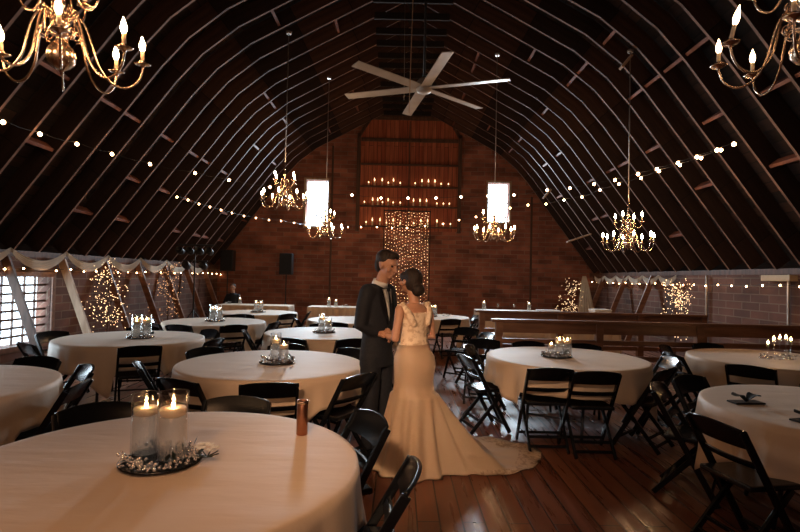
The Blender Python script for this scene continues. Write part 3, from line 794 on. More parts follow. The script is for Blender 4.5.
def side_word(deg):
    deg %= 360
    for lo, hi, w_ in ((-22,22,'stair side'),(22,67,'far stair corner'),(67,112,'far side'),(112,157,'far window corner'),(157,202,'window side'),(202,247,'near window corner'),(247,292,'near side'),(292,338,'near stair corner')):
        if lo <= deg < hi or lo <= deg-360 < hi: return w_
def round_table(key, X, Y, desc, chairs, extra=()):
    """chairs: list of (deg, r_back, word, swivel)"""
    lab = 'round folding table under the cloth, ' + desc
    if not tused[0]:
        tused[0] = True; t = tab0; t.location = (X,Y,0); tag(t, lab, 'table', 'round banquet tables')
    else: t = dup(tab0, (X,Y,0), random.uniform(0,PI), lab)
    c = obj('tablecloth', tablecloth(.862, [math.radians(d[0]) for d in chairs], hash(key)%997 if False else sum(map(ord,key))), cloth); c.location = (X,Y,0)
    tag(c, 'cream linen cloth on the round table ' + desc, 'tablecloth', 'cream round tablecloths')
    used = {}
    for ch in chairs:
        deg, rb = ch[0], ch[1]; tw = ch[2] if len(ch) > 2 else 0; wd = ch[3] if len(ch) > 3 else side_word(deg)
        a = math.radians(deg); rc = rb-.31
        x = X+rc*math.cos(a); y = Y+rc*math.sin(a)
        if wd in used: print('DUP SIDE', key, wd); wd = 'second '+wd
        used[wd] = 1
        put_chair(x, y, a+PI/2+math.radians(tw), 'black folding chair at the %s of the table %s' % (wd, desc))
    TABLES[key] = (X,Y)
TZ = .768
p1 = Vector((-1.05, 2.27)); 
round_table('one', -1.03, 2.27, 'holding the copper cylinder', [(-6,1.17,2),(42,1.22,-14),(90,1.12),(134,1.18),(178,1.15),(225,1.15)])
round_table('two', xat(272,4.88,.77), 4.88, 'behind the nearest table', [(-77,1.15),(-116,1.17),(-35,1.16),(196,1.22,12),(50,1.15),(95,1.15),(145,1.15)])
round_table('three', xat(132,6.5,.77), 6.5, 'by the pale slanted brace', [(-58,1.16),(-8,1.2),(175,1.22,-15),(228,1.2,8),(110,1.15),(50,1.15)])
round_table('four', -3.40, 3.62, 'cut off by the frame', [(84,1.15),(42,1.12),(3,1.18,8),(-40,1.17)])
round_table('five', xat(565.5,5.69,.77), 5.69, 'by the stair railing', [(-122,1.14,32),(-94,1.14,4),(190,1.24,5),(150,1.22,10),(98,1.15),(60,1.15),(-47,1.14,0),(-5,1.2)])
round_table('six', xat(771,5.93,.77), 5.93, 'with five tiny candles', [(-100,1.13),(-135,1.17),(178,1.2),(140,1.2),(95,1.15),(-60,1.15)])
round_table('seven', 3.06, 3.50, 'with black napkins', [(150,1.22,-6),(118,1.18),(252,1.2)])
round_table('eight', xat(324,7.6,.77), 7.6, 'behind the groom', [(-105,1.15),(-62,1.15),(-20,1.15),(195,1.2),(100,1.15),(60,1.15)])
round_table('nine', xat(215,9.0,.77), 9.0, 'by the lighting stand', [(-100,1.15),(-55,1.17),(-10,1.2),(190,1.15),(230,1.15),(90,1.15)])
round_table('ten', xat(258,11.4,.77), 11.4, 'by the loudspeakers', [(-90,1.15),(-40,1.15),(5,1.2),(215,1.15)])
round_table('eleven', xat(352,10.0,.77), 10.0, 'half hidden beyond the groom', [(-100,1.15),(-50,1.15),(200,1.15)])
round_table('twelve', xat(430,11.3,.77), 11.3, 'just past the bride', [(-112,1.15),(-70,1.15),(-28,1.2),(10,1.15)])
put_chair(2.14, 3.13, math.radians(-80), 'black folding chair pulled out from the table with black napkins, towards the aisle')
# chairs standing in the gap by the railing
for i,(px,Y,rz,lab) in enumerate(((461,8.3,2.6,'black folding chair standing in the aisle beyond the bride'),(474,7.7,1.9,'black folding chair beside the corner post of the stair railing'),(482,6.7,2.9,'black folding chair between the railing corner and the nearest round table'))):
    put_chair(xat(px,Y,.5), Y, rz, lab)

# rectangular tables
def long_table(X0, X1, Y, dep, desc):
    r = empty('banquet_table', ((X0+X1)/2, Y, 0), 0, 'long folding table under cloth '+desc, 'table', 'long banquet tables'); L = X1-X0
    bm = bmesh.new(); box(bm, -L/2,L/2,-dep/2,dep/2,.725,.757,bevel=.006); obj('tabletop', bm, darkwood, r)
    for sx in (-1,1):
        for sy in (-1,1):
            bm = bmesh.new(); tube(bm, [(sx*(L/2-.2),sy*(dep/2-.1),.015),(sx*(L/2-.2),sy*(dep/2-.1),.72)], .015, 6); obj('leg', bm, blackmat, r)
    bm = bmesh.new(); per = []
    n = 160
    def pt(u):  # walk the perimeter
        tot = 2*(L+dep); s = u*tot
        for (ax,ay,bx,by) in ((-L/2,-dep/2,L/2,-dep/2),(L/2,-dep/2,L/2,dep/2),(L/2,dep/2,-L/2,dep/2),(-L/2,dep/2,-L/2,-dep/2)):
            l = math.hypot(bx-ax,by-ay)
            if s <= l+1e-9: t = s/l; return ax+(bx-ax)*t, ay+(by-ay)*t
            s -= l
        return -L/2,-dep/2
    rings = []
    for zz, off in ((.768,0),(.755,.008),(.6,.012),(.4,.02),(.2,.03),(.06,.04)):
        ring = []
        for i in range(n):
            x,y = pt(i/n); w_ = off*(1+.8*math.sin(i*1.1)) ; sc_ = 1+ (w_+.006)/max(.3,math.hypot(x,y)); ring.append(bm.verts.new((x*sc_, y*sc_+math.copysign(w_,y)*.5, zz)))
        rings.append(ring)
    bm.faces.new(rings[0])
    for a,b in zip(rings,rings[1:]):
        for i in range(n): j=(i+1)%n; bm.faces.new((a[i],b[i],b[j],a[j])).smooth = True
    c = obj('tablecloth', bm, cloth); c.location = ((X0+X1)/2, Y, 0)
    tag(c, 'cream cloth to the floor over the long table '+desc, 'tablecloth', 'cream long tablecloths')
    return r
long_table(xat(222,14.2,.77), xat(291,14.2,.77), 14.2, .76, 'below the two black speakers')
long_table(xat(310,14.2,.77), xat(372,14.2,.77), 14.2, .76, 'against the brick gable behind the groom')
long_table(xat(476,14.2,.77), xat(560,14.2,.77), 14.2, .76, 'against the gable beyond the stair railing')
long_table(xat(500,10.4,.77), xat(612,10.4,.77), 10.4, .76, 'behind the stair railing with white boxes')
for i,(px,w_,h_,lab) in enumerate(((548,.42,.22,'low white box on the long table behind the railing, plain lid'),(600,.34,.26,'small white box at the end of the long table behind the railing'))):
    r = empty('gift_box', (xat(px,10.4,.9),10.4,TZ), .1*i, lab, 'box'); bm = bmesh.new(); box(bm,-w_/2,w_/2,-.14,.14,0,h_,bevel=.006); obj('carton',bm,whiteM,r)
    bm = bmesh.new(); box(bm,-w_/2-.008,w_/2+.008,-.148,.148,h_,h_+.03,bevel=.005); obj('lid',bm,whiteM,r)

# ------------------------------------------------------------------ centrepieces
def cyl_vase(h, rr, cy, fill=.72, milky=waterM):
    r = empty('candle_cylinder'); 
    bm = bmesh.new(); lathe(bm, [(rr*.98,0.001),(rr,.006),(rr,h)], 28); bm.faces.ensure_lookup_table(); bmesh.ops.delete(bm, geom=bm.faces[-2:], context='FACES'); tube(bm, [(rr*math.cos(2*PI*i/24),rr*math.sin(2*PI*i/24),h) for i in range(25)], .0016, 5, False); obj('glass_cylinder', bm, glass, r)
    hw_ = h*fill; bm = bmesh.new(); lathe(bm, [(rr-.006,.013),(rr-.006,hw_),(.001,hw_+.0005)], 24); obj('water', bm, milky, r)
    bm = bmesh.new(); lathe(bm, [(rr*.55,hw_-.006),(rr*.84,hw_+.004),(rr*.88,hw_+.026),(rr*.8,hw_+.033),(rr*.2,hw_+.028)], 20); c = obj('floating_candle', bm, candleM, r)
    bm = bmesh.new(); lathe(bm, [(.001,hw_+.030),(.006,hw_+.036),(.0075,hw_+.043),(.004,hw_+.054),(.0005,hw_+.062)], 8); obj('flame', bm, flameM, c)
    return r
vases = {}
for k_,(h,rr,cy) in {'big':(.275,.060,0),'mid':(.26,.052,0),'low':(.20,.048,0),'tiny':(.13,.038,0)}.items():
    v = cyl_vase(h, rr, cy, .66); vases[k_] = v; v['used'] = 0
index(None)
def put_vase(kind, x, y, label, z=TZ+.012):
    v = vases[kind]
    if not v['used']:
        v['used'] = 1; v.location = (x,y,z); return tag(v, label, 'candle', 'candles floating in glass cylinders')
    c = dup(v, (x,y,z), random.uniform(0,6), label, 'candles floating in glass cylinders'); c['category'] = 'candle'; return c
def tray(x, y, R, label):
    bm = bmesh.new(); lathe(bm, [(R*.96,0),(R,.003),(R,.010),(R*.97,.011)], 40); o = obj('round_mirror_tray', bm, traym); o.location = (x,y,TZ)
    return tag(o, label, 'tray', 'round mirror trays')
def beads(x, y, pts, label, seed, n=70, R=.15, rb=.009, sx=1):
    rnd = random.Random(seed); r = empty('bead_garland', (x,y,TZ+.011), 0, label, 'garland', 'bead garlands on the trays')
    bm = bmesh.new()
    for k in range(n):
        for _ in range(30):
            a = rnd.uniform(0,2*PI); q = R*math.sqrt(rnd.uniform(.35,1)); p = (q*math.cos(a)*sx, q*math.sin(a))
            if all(math.hypot(p[0]-vx,p[1]-vy) > vr+rb*1.2 for vx,vy,vr in pts): break
        rr = rb*rnd.uniform(.7,1.2); ball(bm, (p[0],p[1],rr+rnd.choice([0,0,0,rb*1.6,rb*3.0])), rr, 1)
    o = obj('glass_beads', bm, beadM, r); o['kind'] = 'stuff'
    bm = bmesh.new()
    for k in range(5):
        a = rnd.uniform(-1.2,1.2); q = R*rnd.uniform(.8,1.15); c = Vector((q*math.cos(a)*sx, q*math.sin(a), .03)); d = Vector((rnd.uniform(-1,1),rnd.uniform(-1,1),rnd.uniform(.2,1))).normalized(); s_ = d.orthogonal().normalized()*.012
        e = c+d*.055; m_ = (c+e)/2; v = [bm.verts.new(t) for t in (c, m_+s_, e, m_-s_)]; bm.faces.new(v)
    bmesh.ops.solidify(bm, geom=bm.faces[:], thickness=.002)
    o = obj('leaf_sprig', bm, leafM, r); o['kind'] = 'stuff'
    return r
def flowers(x, y, label, seed, R=.05):
    rnd = random.Random(seed); r = empty('small_posy', (x,y,TZ+.012), 0, label, 'flowers'); bm = bmesh.new()
    for k in range(7):
        c = Vector((rnd.uniform(-R,R), rnd.uniform(-R,R), .03+rnd.uniform(0,.03)))
        for j in range(7):
            a = 2*PI*j/7; ball(bm, c+Vector((.012*math.cos(a),.012*math.sin(a),.002)), .009, 1, (1,1,.5))
        ball(bm, c, .008, 1)
    obj('blossoms', bm, whiteM, r); bm = bmesh.new()
    for k in range(8):
        a = 2*PI*k/8; tube(bm, [(0,0,.005),(R*math.cos(a),R*math.sin(a),.02)], .003, 4)
    obj('stems', bm, leafM, r); return r
# table one (near)
x1, y1 = xat(160,2.27,.78), 2.27
tray(x1+.005, y1, .172, 'round mirror tray under the two large candle cylinders on the nearest table')
put_vase('big', xat(145.5,2.31,.9), 2.31, 'slightly lower candle cylinder on the nearest table, on the lattice window side')
big2 = put_vase('big', xat(172.5,2.25,.9), 2.25, 'taller candle cylinder on the nearest table, next to the white flowers'); big2.scale = (1.06,1.06,1.08)
pv = [(xat(145.5,2.31,.9)-x1, .04, .064),(xat(172.5,2.25,.9)-x1, -.02, .068)]
beads(x1, y1, pv, 'ring of glass beads and dark leaves around the cylinders on the nearest table', 5, 200, .165, .0085)
flowers(x1+.20, y1+.02, 'white blossoms beside the cylinders on the nearest table', 3)
cp = Vector((xat(302,2.7,.8), 2.7))
t = empty('copper_cylinder', (cp.x,cp.y,TZ), 0, 'slim copper cylinder standing alone on the nearest table', 'holder')
bm = bmesh.new(); lathe(bm, [(.027,0),(.029,.003),(.029,.175),(.0275,.178),(.024,.176),(.024,.02),(.001,.018)], 28); obj('tube', bm, copper, t)
bm = bmesh.new(); lathe(bm, [(.0295,.160),(.0312,.163),(.0312,.174),(.0295,.177)], 28, closed=True); obj('rim_band', bm, brass, t)
# other tables
def centre(key, where, vs, seed, bn=60, off=(0,0), R=.17):
    X,Y = TABLES[key]; X += off[0]; Y += off[1]
    tray(X, Y, R, 'round mirror tray on the table '+where)
    pv = []
    for i,(k_,dx,dy,w_) in enumerate(vs):
        put_vase(k_, X+dx, Y+dy, '%s floating candle cylinder on the table %s' % (w_, where)); pv.append((dx,dy,.065))
    beads(X, Y, pv, 'ring of glass beads on the tray of the table '+where, seed, bn, R*.95, .010)
centre('two', 'behind the nearest table', [('mid',-.03,.05,'taller'),('low',.07,-.05,'lower')], 11, 90, (.05,.0))
centre('three', 'by the pale slanted brace', [('big',-.06,.03,'rear'),('big',.07,.02,'middle'),('mid',.0,-.09,'front')], 12, 50, (.1,0))
centre('five', 'by the stair railing', [('tiny',-.06,.0,'lowest'),('low',.05,.06,'taller'),('low',.13,.03,'slim')], 13, 90, (-.1,.0))
centre('eight', 'behind the groom', [('mid',-.04,.03,'taller'),('low',.07,-.03,'lower')], 14, 40)
centre('nine', 'by the lighting stand', [('big',-.05,.02,'taller'),('mid',.08,-.02,'lower')], 15, 40)
centre('ten', 'by the loudspeakers', [('mid',-.05,.02,'taller'),('mid',.07,-.02,'front')], 16, 30)
centre('twelve', 'just past the bride', [('big',-.09,.02,'rear'),('mid',.02,-.06,'middle'),('mid',.11,.04,'lower')], 17, 30)
# arc of votives on table six
X,Y = TABLES['six']; X -= .02
votive = None
for i,(px,py) in enumerate(((768,343),(774,339),(780,337.5),(786,337.5),(791,340))):
    q = P(px,py,Y+.08-.02*i)
    h = q.z-TZ
    r = empty('stemmed_candle_holder', (q.x,q.y,TZ), 0, '%s small candle holder of the arc, counted from the stairwell' % ORD[i], 'candle holder', 'arc of small candles')
    bm = bmesh.new(); lathe(bm, [(.028,0),(.028,.004),(.006,.01),(.005,h-.05),(.018,h-.035),(.022,h-.005),(.020,h-.004),(.014,h-.03),(.001,h-.032)], 14); obj('glass_stem', bm, glass, r)
    bm = bmesh.new(); lathe(bm, [(.013,h-.03),(.014,h-.012),(.003,h-.011)], 10); c = obj('candle', bm, candleM, r)
    bm = bmesh.new(); lathe(bm, [(.001,h-.010),(.009,h+.0),(.010,h+.008),(.001,h+.035)], 8); obj('flame', bm, flameM, c)
beads(X+.0, Y-.14, [], 'long bead garland below the arc of small candles', 18, 90, .10, .011, 2.1)
# dark napkins on table seven
def napkin(x, y, rz, label):
    r = empty('folded_napkin', (x,y,TZ), rz, label, 'napkin'); bm = bmesh.new()
    bx = bmesh.new(); box(bx, -.11,.11,-.05,.05,.0,.012,bevel=.004); merge(bm, bx); obj('folded_cloth', bm, blackmat, r)
    bm = bmesh.new()
    for s in (-1,1):
        n = 8; V = []
        for i in range(n+1):
            t = i/n; V.append([bm.verts.new((s*(.012+.075*t), w_*(.015+.035*math.sin(PI*t*.8)), .016+.045*math.sin(PI*t*.75)+.006*abs(w_))) for w_ in (-1,-.3,.3,1)])
        for i in range(n):
            for k in range(3): bm.faces.new((V[i][k],V[i+1][k],V[i+1][k+1],V[i][k+1])).smooth = True
    bmesh.ops.solidify(bm, geom=bm.faces[:], thickness=.004); ball(bm, (0,0,.024), .016, 1); obj('bow', bm, blackmat, r)
q = PZ(746,403,TZ); napkin(q.x, q.y, .1, 'black folded napkin with a bow, the one nearer the aisle')
q = PZ(797,421,TZ); napkin(q.x+.08, q.y, .3, 'black folded napkin with a bow, cut by the frame')
# small lights on the long gable tables
for i,(px,h,kk,lab) in enumerate(((329,0,'mid','glowing candle cylinder at the window end of the gable table behind the groom'),(336,0,'low','glowing candle cylinder second on the gable table behind the groom'),(484,0,'big','large glowing candle cylinder on the long table beyond the railing'),(529,0,'mid','smaller candle cylinder on the long table beyond the railing'),(240,0,'low','candle cylinder on the long table below the speakers'))):
    put_vase(kk, xat(px,14.1,.9), 14.1, lab, TZ+.001)
for i,px in enumerate((498,514)):
    bm = bmesh.new(); lathe(bm, [(.035,0),(.035,.004),(.008,.012),(.008,.10),(.028,.12),(.033,.18),(.031,.18),(.026,.125),(.001,.115)], 14); o = obj('stemmed_glass', bm, glass); o.location = (xat(px,14.1,.9),14.1,TZ)
    tag(o, ['stemmed glass between the cylinders beyond the railing, nearer the bride','stemmed glass between the cylinders beyond the railing, farther from the bride'][i], 'glass')
flowers(xat(345,14.1,.8), 14.1, 'white blossoms on the gable table behind the groom', 9, .09)
flowers(TABLES['twelve'][0]+.35, TABLES['twelve'][1]-.1, 'white blossoms on the table seen past the bride', 10, .09)
flowers(xat(229,14.1,.8), 14.1, 'white blossoms on the long table below the speakers', 12, .09)

# ------------------------------------------------------------------ speakers and light stand
def speaker(px, py, Y, label):
    q = P(px,py,Y); r = empty('loudspeaker', (q.x,Y,q.z-.34), 0, label, 'speaker', 'black loudspeakers on stands')
    bm = bmesh.new(); box(bm, -.20,.20,-.16,.16,0,.68,bevel=.02); obj('cabinet', bm, blackmat, r)
    bm = bmesh.new(); box(bm, -.18,.18,-.172,-.161,.03,.65,bevel=.004); obj('grille', bm, spkM, r)
    s = empty('speaker_stand', (q.x,Y,0), 0, 'black tripod stand '+label.replace('black loudspeaker','holding the loudspeaker'), 'stand')
    bm = bmesh.new(); tube(bm, [(0,0,.25),(0,0,q.z-.35)], .018, 8); obj('pole', bm, blackmat, s)
    for k in range(3):
        a = 2*PI*k/3+.4; bm = bmesh.new(); tube(bm, [(0,0,.75),(.45*math.cos(a),.45*math.sin(a),.02)], .012, 6); obj('leg', bm, blackmat, s)
speaker(228, 260.5, 16.4, 'black loudspeaker nearer the lighting stand')
speaker(286.5, 264, 16.3, 'black loudspeaker nearer the gable window')
q = P(195,256,12.6)
s = empty('lighting_stand', (q.x,12.6,0), 0, 'tall black tripod stand carrying a bar of stage lamps', 'lighting stand')
bm = bmesh.new(); tube(bm, [(0,0,.2),(0,0,q.z+.25)], .020, 8); obj('pole', bm, blackmat, s)
for k in range(3):
    a = 2*PI*k/3+.9; bm = bmesh.new(); tube(bm, [(0,0,.7),(.5*math.cos(a),.5*math.sin(a),.02)], .014, 6); obj('leg', bm, blackmat, s)
bm = bmesh.new(); tube(bm, [(-.45,0,q.z+.27),(.45,0,q.z+.27)], .02, 8); obj('crossbar', bm, blackmat, s)
bm = bmesh.new(); tube(bm, [(-.3,0,q.z-.12),(.3,0,q.z-.12)], .015, 8); obj('crossbar', bm, blackmat, s)
for i,(x,z) in enumerate(((-.36,.12),(-.12,.12),(.12,.12),(.36,.12),(-.2,-.24),(.22,-.24))):
    bm = bmesh.new(); M = Matrix.Translation((x,-.02,q.z+z)) @ Matrix.Rotation(math.radians(70),4,'X'); t = bmesh.new(); lathe(t, [(.05,-.1),(.085,-.08),(.085,.1),(.078,.1),(.07,.02),(.001,.0)], 14); t.transform(M); merge(bm, t); obj('stage_lamp', bm, blackmat, s)
    
# ------------------------------------------------------------------ people
def hand(bm, wrist, d, palm_n, side):
    """wrist point, direction d, palm normal; fingers curl towards palm_n; thumb towards side"""
    d = d.normalized(); pn = (palm_n-d*palm_n.dot(d)).normalized(); sd = d.cross(pn).normalized()*side
    tube(bm, [wrist, wrist+d*.03, wrist+d*.075], [.024,.030,.032], 8)
    ball(bm, wrist+d*.05, .034, 2, (1,1,1))
    for k,(o,l) in enumerate(((.026,.070),(.009,.080),(-.009,.075),(-.025,.058))):
        a = wrist+d*.080+sd*o; b = a+(d*.85+pn*.5).normalized()*l*.5; c = b+(d*.3+pn*.95).normalized()*l*.35; e = c+(pn*.9-d*.35).normalized()*l*.25
        tube(bm, [a-d*.02,a,b,c,e], [.011,.0105,.0095,.009,.008], 6)
    a = wrist+d*.03+sd*.026; tube(bm, [a, a+(sd*.7+d*.6)*.035, a+(sd*.5+d*.9+pn*.3)*.06], [.014,.012,.010], 6)
def head(bm, c, h, M):
    """c head centre, h head height, M rotation (facing +Y)"""
    k = h/.235; T = Matrix.Translation(c) @ M.to_4x4()
    def b(p, r, sc): 
        t = bmesh.new(); bmesh.ops.create_icosphere(t, subdivisions=3, radius=r*k)
        for v in t.verts: v.co = Vector((v.co.x*sc[0]+p[0]*k, v.co.y*sc[1]+p[1]*k, v.co.z*sc[2]+p[2]*k))
        t.transform(T); merge(bm, t)
    b((0,-.012,.025), .092, (.84,1.05,1.0)); b((0,.022,-.035), .066, (.86,.98,1.15)); b((0,.055,-.088), .026, (1.1,.9,.8))
    b((0,.092,-.012), .013, (.8,.9,2.0)); b((0,.104,-.034), .013, (1.1,1,.8)); b((0,.088,-.062), .014, (1.7,.6,.45))
    b((0,.080,.022), .030, (1.9,.5,.35))
    for s in (-1,1): b((s*.078,-.005,-.012), .022, (.35,.8,1.3)); b((s*.045,.058,-.03), .026, (1,.8,.9))
    return T, k
def eyes(T, k, parent):
    bm = bmesh.new()
    for s in (-1,1):
        ball(bm, T @ Vector((s*.031*k,.077*k,.004*k)), .0105*k, 2); 
    obj('eyes', bm, hairM, parent)
def ell_ring(bm, c, rx, ry, ax, n=28):
    return [bm.verts.new(Vector(c)+ax[0]*rx*math.cos(2*PI*i/n)+ax[1]*ry*math.sin(2*PI*i/n)) for i in range(n)]
def loft(bm, secs, n=28, rz=0):
    ax = (Vector((math.cos(rz),math.sin(rz),0)), Vector((-math.sin(rz),math.cos(rz),0))); rings = [ell_ring(bm, c, rx, ry, ax, n) for c,rx,ry in secs]
    for a,b in zip(rings,rings[1:]):
        for i in range(n): j=(i+1)%n; bm.faces.new((a[i],a[j],b[j],b[i])).smooth = True
    bm.faces.new(rings[0][::-1]); bm.faces.new(rings[-1])

# groom: local frame faces +Y
gp = Vector((xat(377,4.66,1.0), 4.66, 0)); bp_ = Vector((xat(413,4.40,1.0), 4.40, 0))
ga = math.atan2(bp_.y-gp.y, bp_.x-gp.x)-PI/2+.08
groom = empty('person', gp, ga, 'groom in a dark navy suit and white shirt, looking down at the bride', 'person')
V = Vector
GR = Matrix.Rotation(math.radians(-14),3,'X')
hc = V((0,.095,1.715))
W2 = lambda p: groom_inv @ p
groom_m = Matrix.Translation(gp) @ Matrix.Rotation(ga,4,'Z'); groom_inv = groom_m.inverted()
mid = P(391,334,4.53)   # where the hands meet
gm = groom_inv @ mid
gh = {}
for s in (-1,1):
    sh = V((s*.182,0,1.47)); wr = V((gm.x+s*.06, gm.y-.10, gm.z+.0)); el = V((s*.225,-.02,1.17)); gh[s] = (sh, el, wr)
bm = bmesh.new()
loft(bm, [((0,0,.88),.12,.08),((0,0,1.0),.125,.085),((0,0,1.15),.125,.085),((0,0,1.32),.17,.11),((0,0,1.44),.17,.09),((0,.01,1.50),.09,.07)])
tube(bm, [V((0,.005,1.46)),V((0,.03,1.55)),V((0,.07,1.64))], [.064,.058,.056], 14)
T, k = head(bm, hc, .245, GR)
for s in (-1,1):
    sh, el, wr = gh[s]; tube(bm, [sh, sh.lerp(el,.5), el, el.lerp(wr,.5), wr], [.044,.042,.038,.034,.026], 10); hand(bm, wr, V((-s*.25,1,-.05)), V((0,0,-1)), -s if s>0 else 1)
    tube(bm, [V((s*.085,0,.90)),V((s*.10,.01,.5)),V((s*.105,0,.09))], [.065,.05,.035], 10); tube(bm, [V((s*.105,-.03,.05)),V((s*.11,.14,.035))], [.035,.03], 8)
fuse('body', bm, skinM, groom, .0065, 3); eyes(T, k, groom)
# jacket
bm = bmesh.new()
loft(bm, [((0,-.005,.80),.180,.132),((0,-.005,.92),.178,.130),((0,0,1.08),.160,.120),((0,.0,1.22),.178,.127),((0,0,1.36),.20,.13),((0,-.005,1.45),.195,.112),((0,-.005,1.50),.14,.09),((0,-.01,1.545),.075,.068)])
for s in (-1,1):
    sh, el, wr = gh[s]; c_ = el.lerp(wr,.82); tube(bm, [sh+V((-s*.03,0,.0)), sh.lerp(el,.4), el, el.lerp(wr,.45), c_], [.078,.068,.060,.052,.043], 14)
fuse('jacket', bm, suitM, groom, .011, 5)
# shirt front, collar, tie
bm = bmesh.new(); n=10; rows=[]
for i in range(n+1):
    t=i/n; z=1.50-.30*t; wv=.062*(1-t)**.8+.004; yv=.096+.036*math.sin(min(1,t*1.3)*PI/2)
    rows.append([bm.verts.new((x*wv, yv+.012*(1-abs(x)), z)) for x in (-1,-.5,0,.5,1)])
for i in range(n):
    for j in range(4): bm.faces.new((rows[i][j],rows[i+1][j],rows[i+1][j+1],rows[i][j+1])).smooth=True
bmesh.ops.solidify(bm, geom=bm.faces[:], thickness=.012); obj('shirt_front', bm, shirtM, groom)
bm = bmesh.new(); t_ = bmesh.new(); lathe(t_, [(.074,-.02),(.068,.03),(.064,.03),(.070,-.02)], 24, closed=True); t_.transform(Matrix.Translation((0,.018,1.545)) @ Matrix.Rotation(math.radians(-18),4,'X')); merge(bm, t_); obj('collar', bm, shirtM, groom)
bm = bmesh.new(); box(bm, -.018,.018,.105,.125,1.475,1.51,bevel=.006)
rows=[]
for i in range(9):
    t=i/8; z=1.475-.30*t; wv=.012+.016*t; rows.append([bm.verts.new((x*wv, .118+.034*math.sin(min(1,t*1.3)*PI/2)+.003*(1-abs(x)), z)) for x in (-1,0,1)])
for i in range(8):
    for j in range(2): bm.faces.new((rows[i][j],rows[i+1][j],rows[i+1][j+1],rows[i][j+1]))
bmesh.ops.solidify(bm, geom=bm.faces[:], thickness=.006); obj('tie', bm, tieM, groom)
for s in (-1,1):
    bm = bmesh.new(); q=[V((s*.070,.088,1.515)),V((s*.082,.115,1.42)),V((s*.060,.140,1.30)),V((s*.012,.150,1.18))]; q=smooth_path(q,8); rows=[]
    for i,p_ in enumerate(q):
        wv=.030*math.sin(PI*(i+1)/10)+.004; rows.append([bm.verts.new(p_+V((s*wv*u,-.012*u*u,0))) for u in (-.6,0,1)])
    for i in range(8):
        for j in range(2): bm.faces.new((rows[i][j],rows[i+1][j],rows[i+1][j+1],rows[i][j+1]))
    bmesh.ops.solidify(bm, geom=bm.faces[:], thickness=.006); obj('lapel', bm, suitM, groom)
bm = bmesh.new()
loft(bm, [((0,0,.82),.165,.125),((0,0,.95),.165,.12),((0,0,1.04),.15,.115)])
for s in (-1,1): tube(bm, [V((s*.09,0,.88)),V((s*.098,.01,.66)),V((s*.102,.012,.46)),V((s*.106,-.004,.12))], [.104,.088,.074,.060], 14)
fuse('trousers', bm, suitM, groom, .012, 4)
for s in (-1,1):
    bm = bmesh.new(); tube(bm, [V((s*.106,-.05,.045)),V((s*.108,.06,.042)),V((s*.115,.17,.032))], [.044,.042,.032], 12); box(bm, s*.11-.042,s*.11+.042,-.09,.195,.002,.02,bevel=.008); o = fuse('shoe', bm, blackM, groom, .007, 3)
bm = bmesh.new(); Th = Matrix.Translation(hc) @ GR.to_4x4()
def hb(p, r, sc, T=Th):
    t = bmesh.new(); bmesh.ops.create_icosphere(t, subdivisions=3, radius=r)
    for v in t.verts: v.co = Vector((v.co.x*sc[0]+p[0], v.co.y*sc[1]+p[1], v.co.z*sc[2]+p[2]))
    t.transform(T); merge(bm, t)
hb((0,-.030,.055), .094, (.93,1.06,.86)); hb((0,-.062,.0), .080, (.98,.75,1.1)); hb((0,.045,.100), .050, (1.15,1.0,.62)); hb((.0,-.075,-.045), .05,(1.1,.6,.9))
for s in (-1,1): hb((s*.058,-.02,.045), .045, (.6,1.25,.9)); hb((s*.03,.055,.085), .035, (1,.9,.6))
fuse('hair', bm, hairM, groom, .008, 2)

# bride
ba = math.atan2(gp.y-bp_.y, gp.x-bp_.x)-PI/2-.15
bride = empty('person', bp_, ba, 'bride in a champagne lace gown with a long train and low dark bun', 'person')
bm_m = Matrix.Translation(bp_) @ Matrix.Rotation(ba,4,'Z'); binv = bm_m.inverted()
hcb = V((0,.055,1.575)); BR = Matrix.Rotation(math.radians(10),3,'X'); bmid = binv @ mid; bh = {}
for s in (-1,1):
    sh = V((s*.165,-.005,1.335)); wr = V((bmid.x+s*.065, bmid.y-.10, bmid.z-.02)); el = V((s*.225,-.02,1.09)); bh[s] = (sh,el,wr)
bm = bmesh.new()
loft(bm, [((0,0,.82),.15,.11),((0,-.01,.94),.165,.125),((0,0,1.06),.125,.09),((0,0,1.14),.12,.085),((0,.01,1.24),.135,.095),((0,0,1.34),.145,.08),((0,0,1.385),.08,.06)])
tube(bm, [V((0,-.005,1.34)),V((0,.005,1.42)),V((0,.03,1.50))], [.055,.048,.048], 14)
T, k = head(bm, hcb, .225, BR)
for s in (-1,1):
    sh, el, wr = bh[s]; tube(bm, [sh, sh.lerp(el,.5), el, el.lerp(wr,.5), wr], [.044,.038,.033,.028,.021], 10); hand(bm, wr, V((-s*.2,1,.05)), V((0,0,1)), -s if s<0 else 1)
    tube(bm, [V((s*.085,0,.88)),V((s*.08,.01,.5)),V((s*.07,0,.10))], [.08,.05,.032], 10); tube(bm, [V((s*.07,-.03,.06)),V((s*.07,.13,.03))], [.03,.025], 8)
fuse('body', bm, skinM, bride, .0065, 3); eyes(T, k, bride)
bm = bmesh.new(); Tb = Matrix.Translation(hcb) @ BR.to_4x4()
hb((0,-.026,.042), .090, (.90,1.04,.88), Tb); hb((0,-.050,.0), .082, (.98,.85,1.1), Tb); hb((0,-.115,-.055), .060, (1.05,.85,.95), Tb); hb((0,-.125,-.062), .045, (1.3,.8,.9), Tb)
for s in (-1,1): hb((s*.055,.02,.035), .045, (.6,1.1,1.0), Tb)
fuse('hair', bm, hairM, bride, .007, 2)
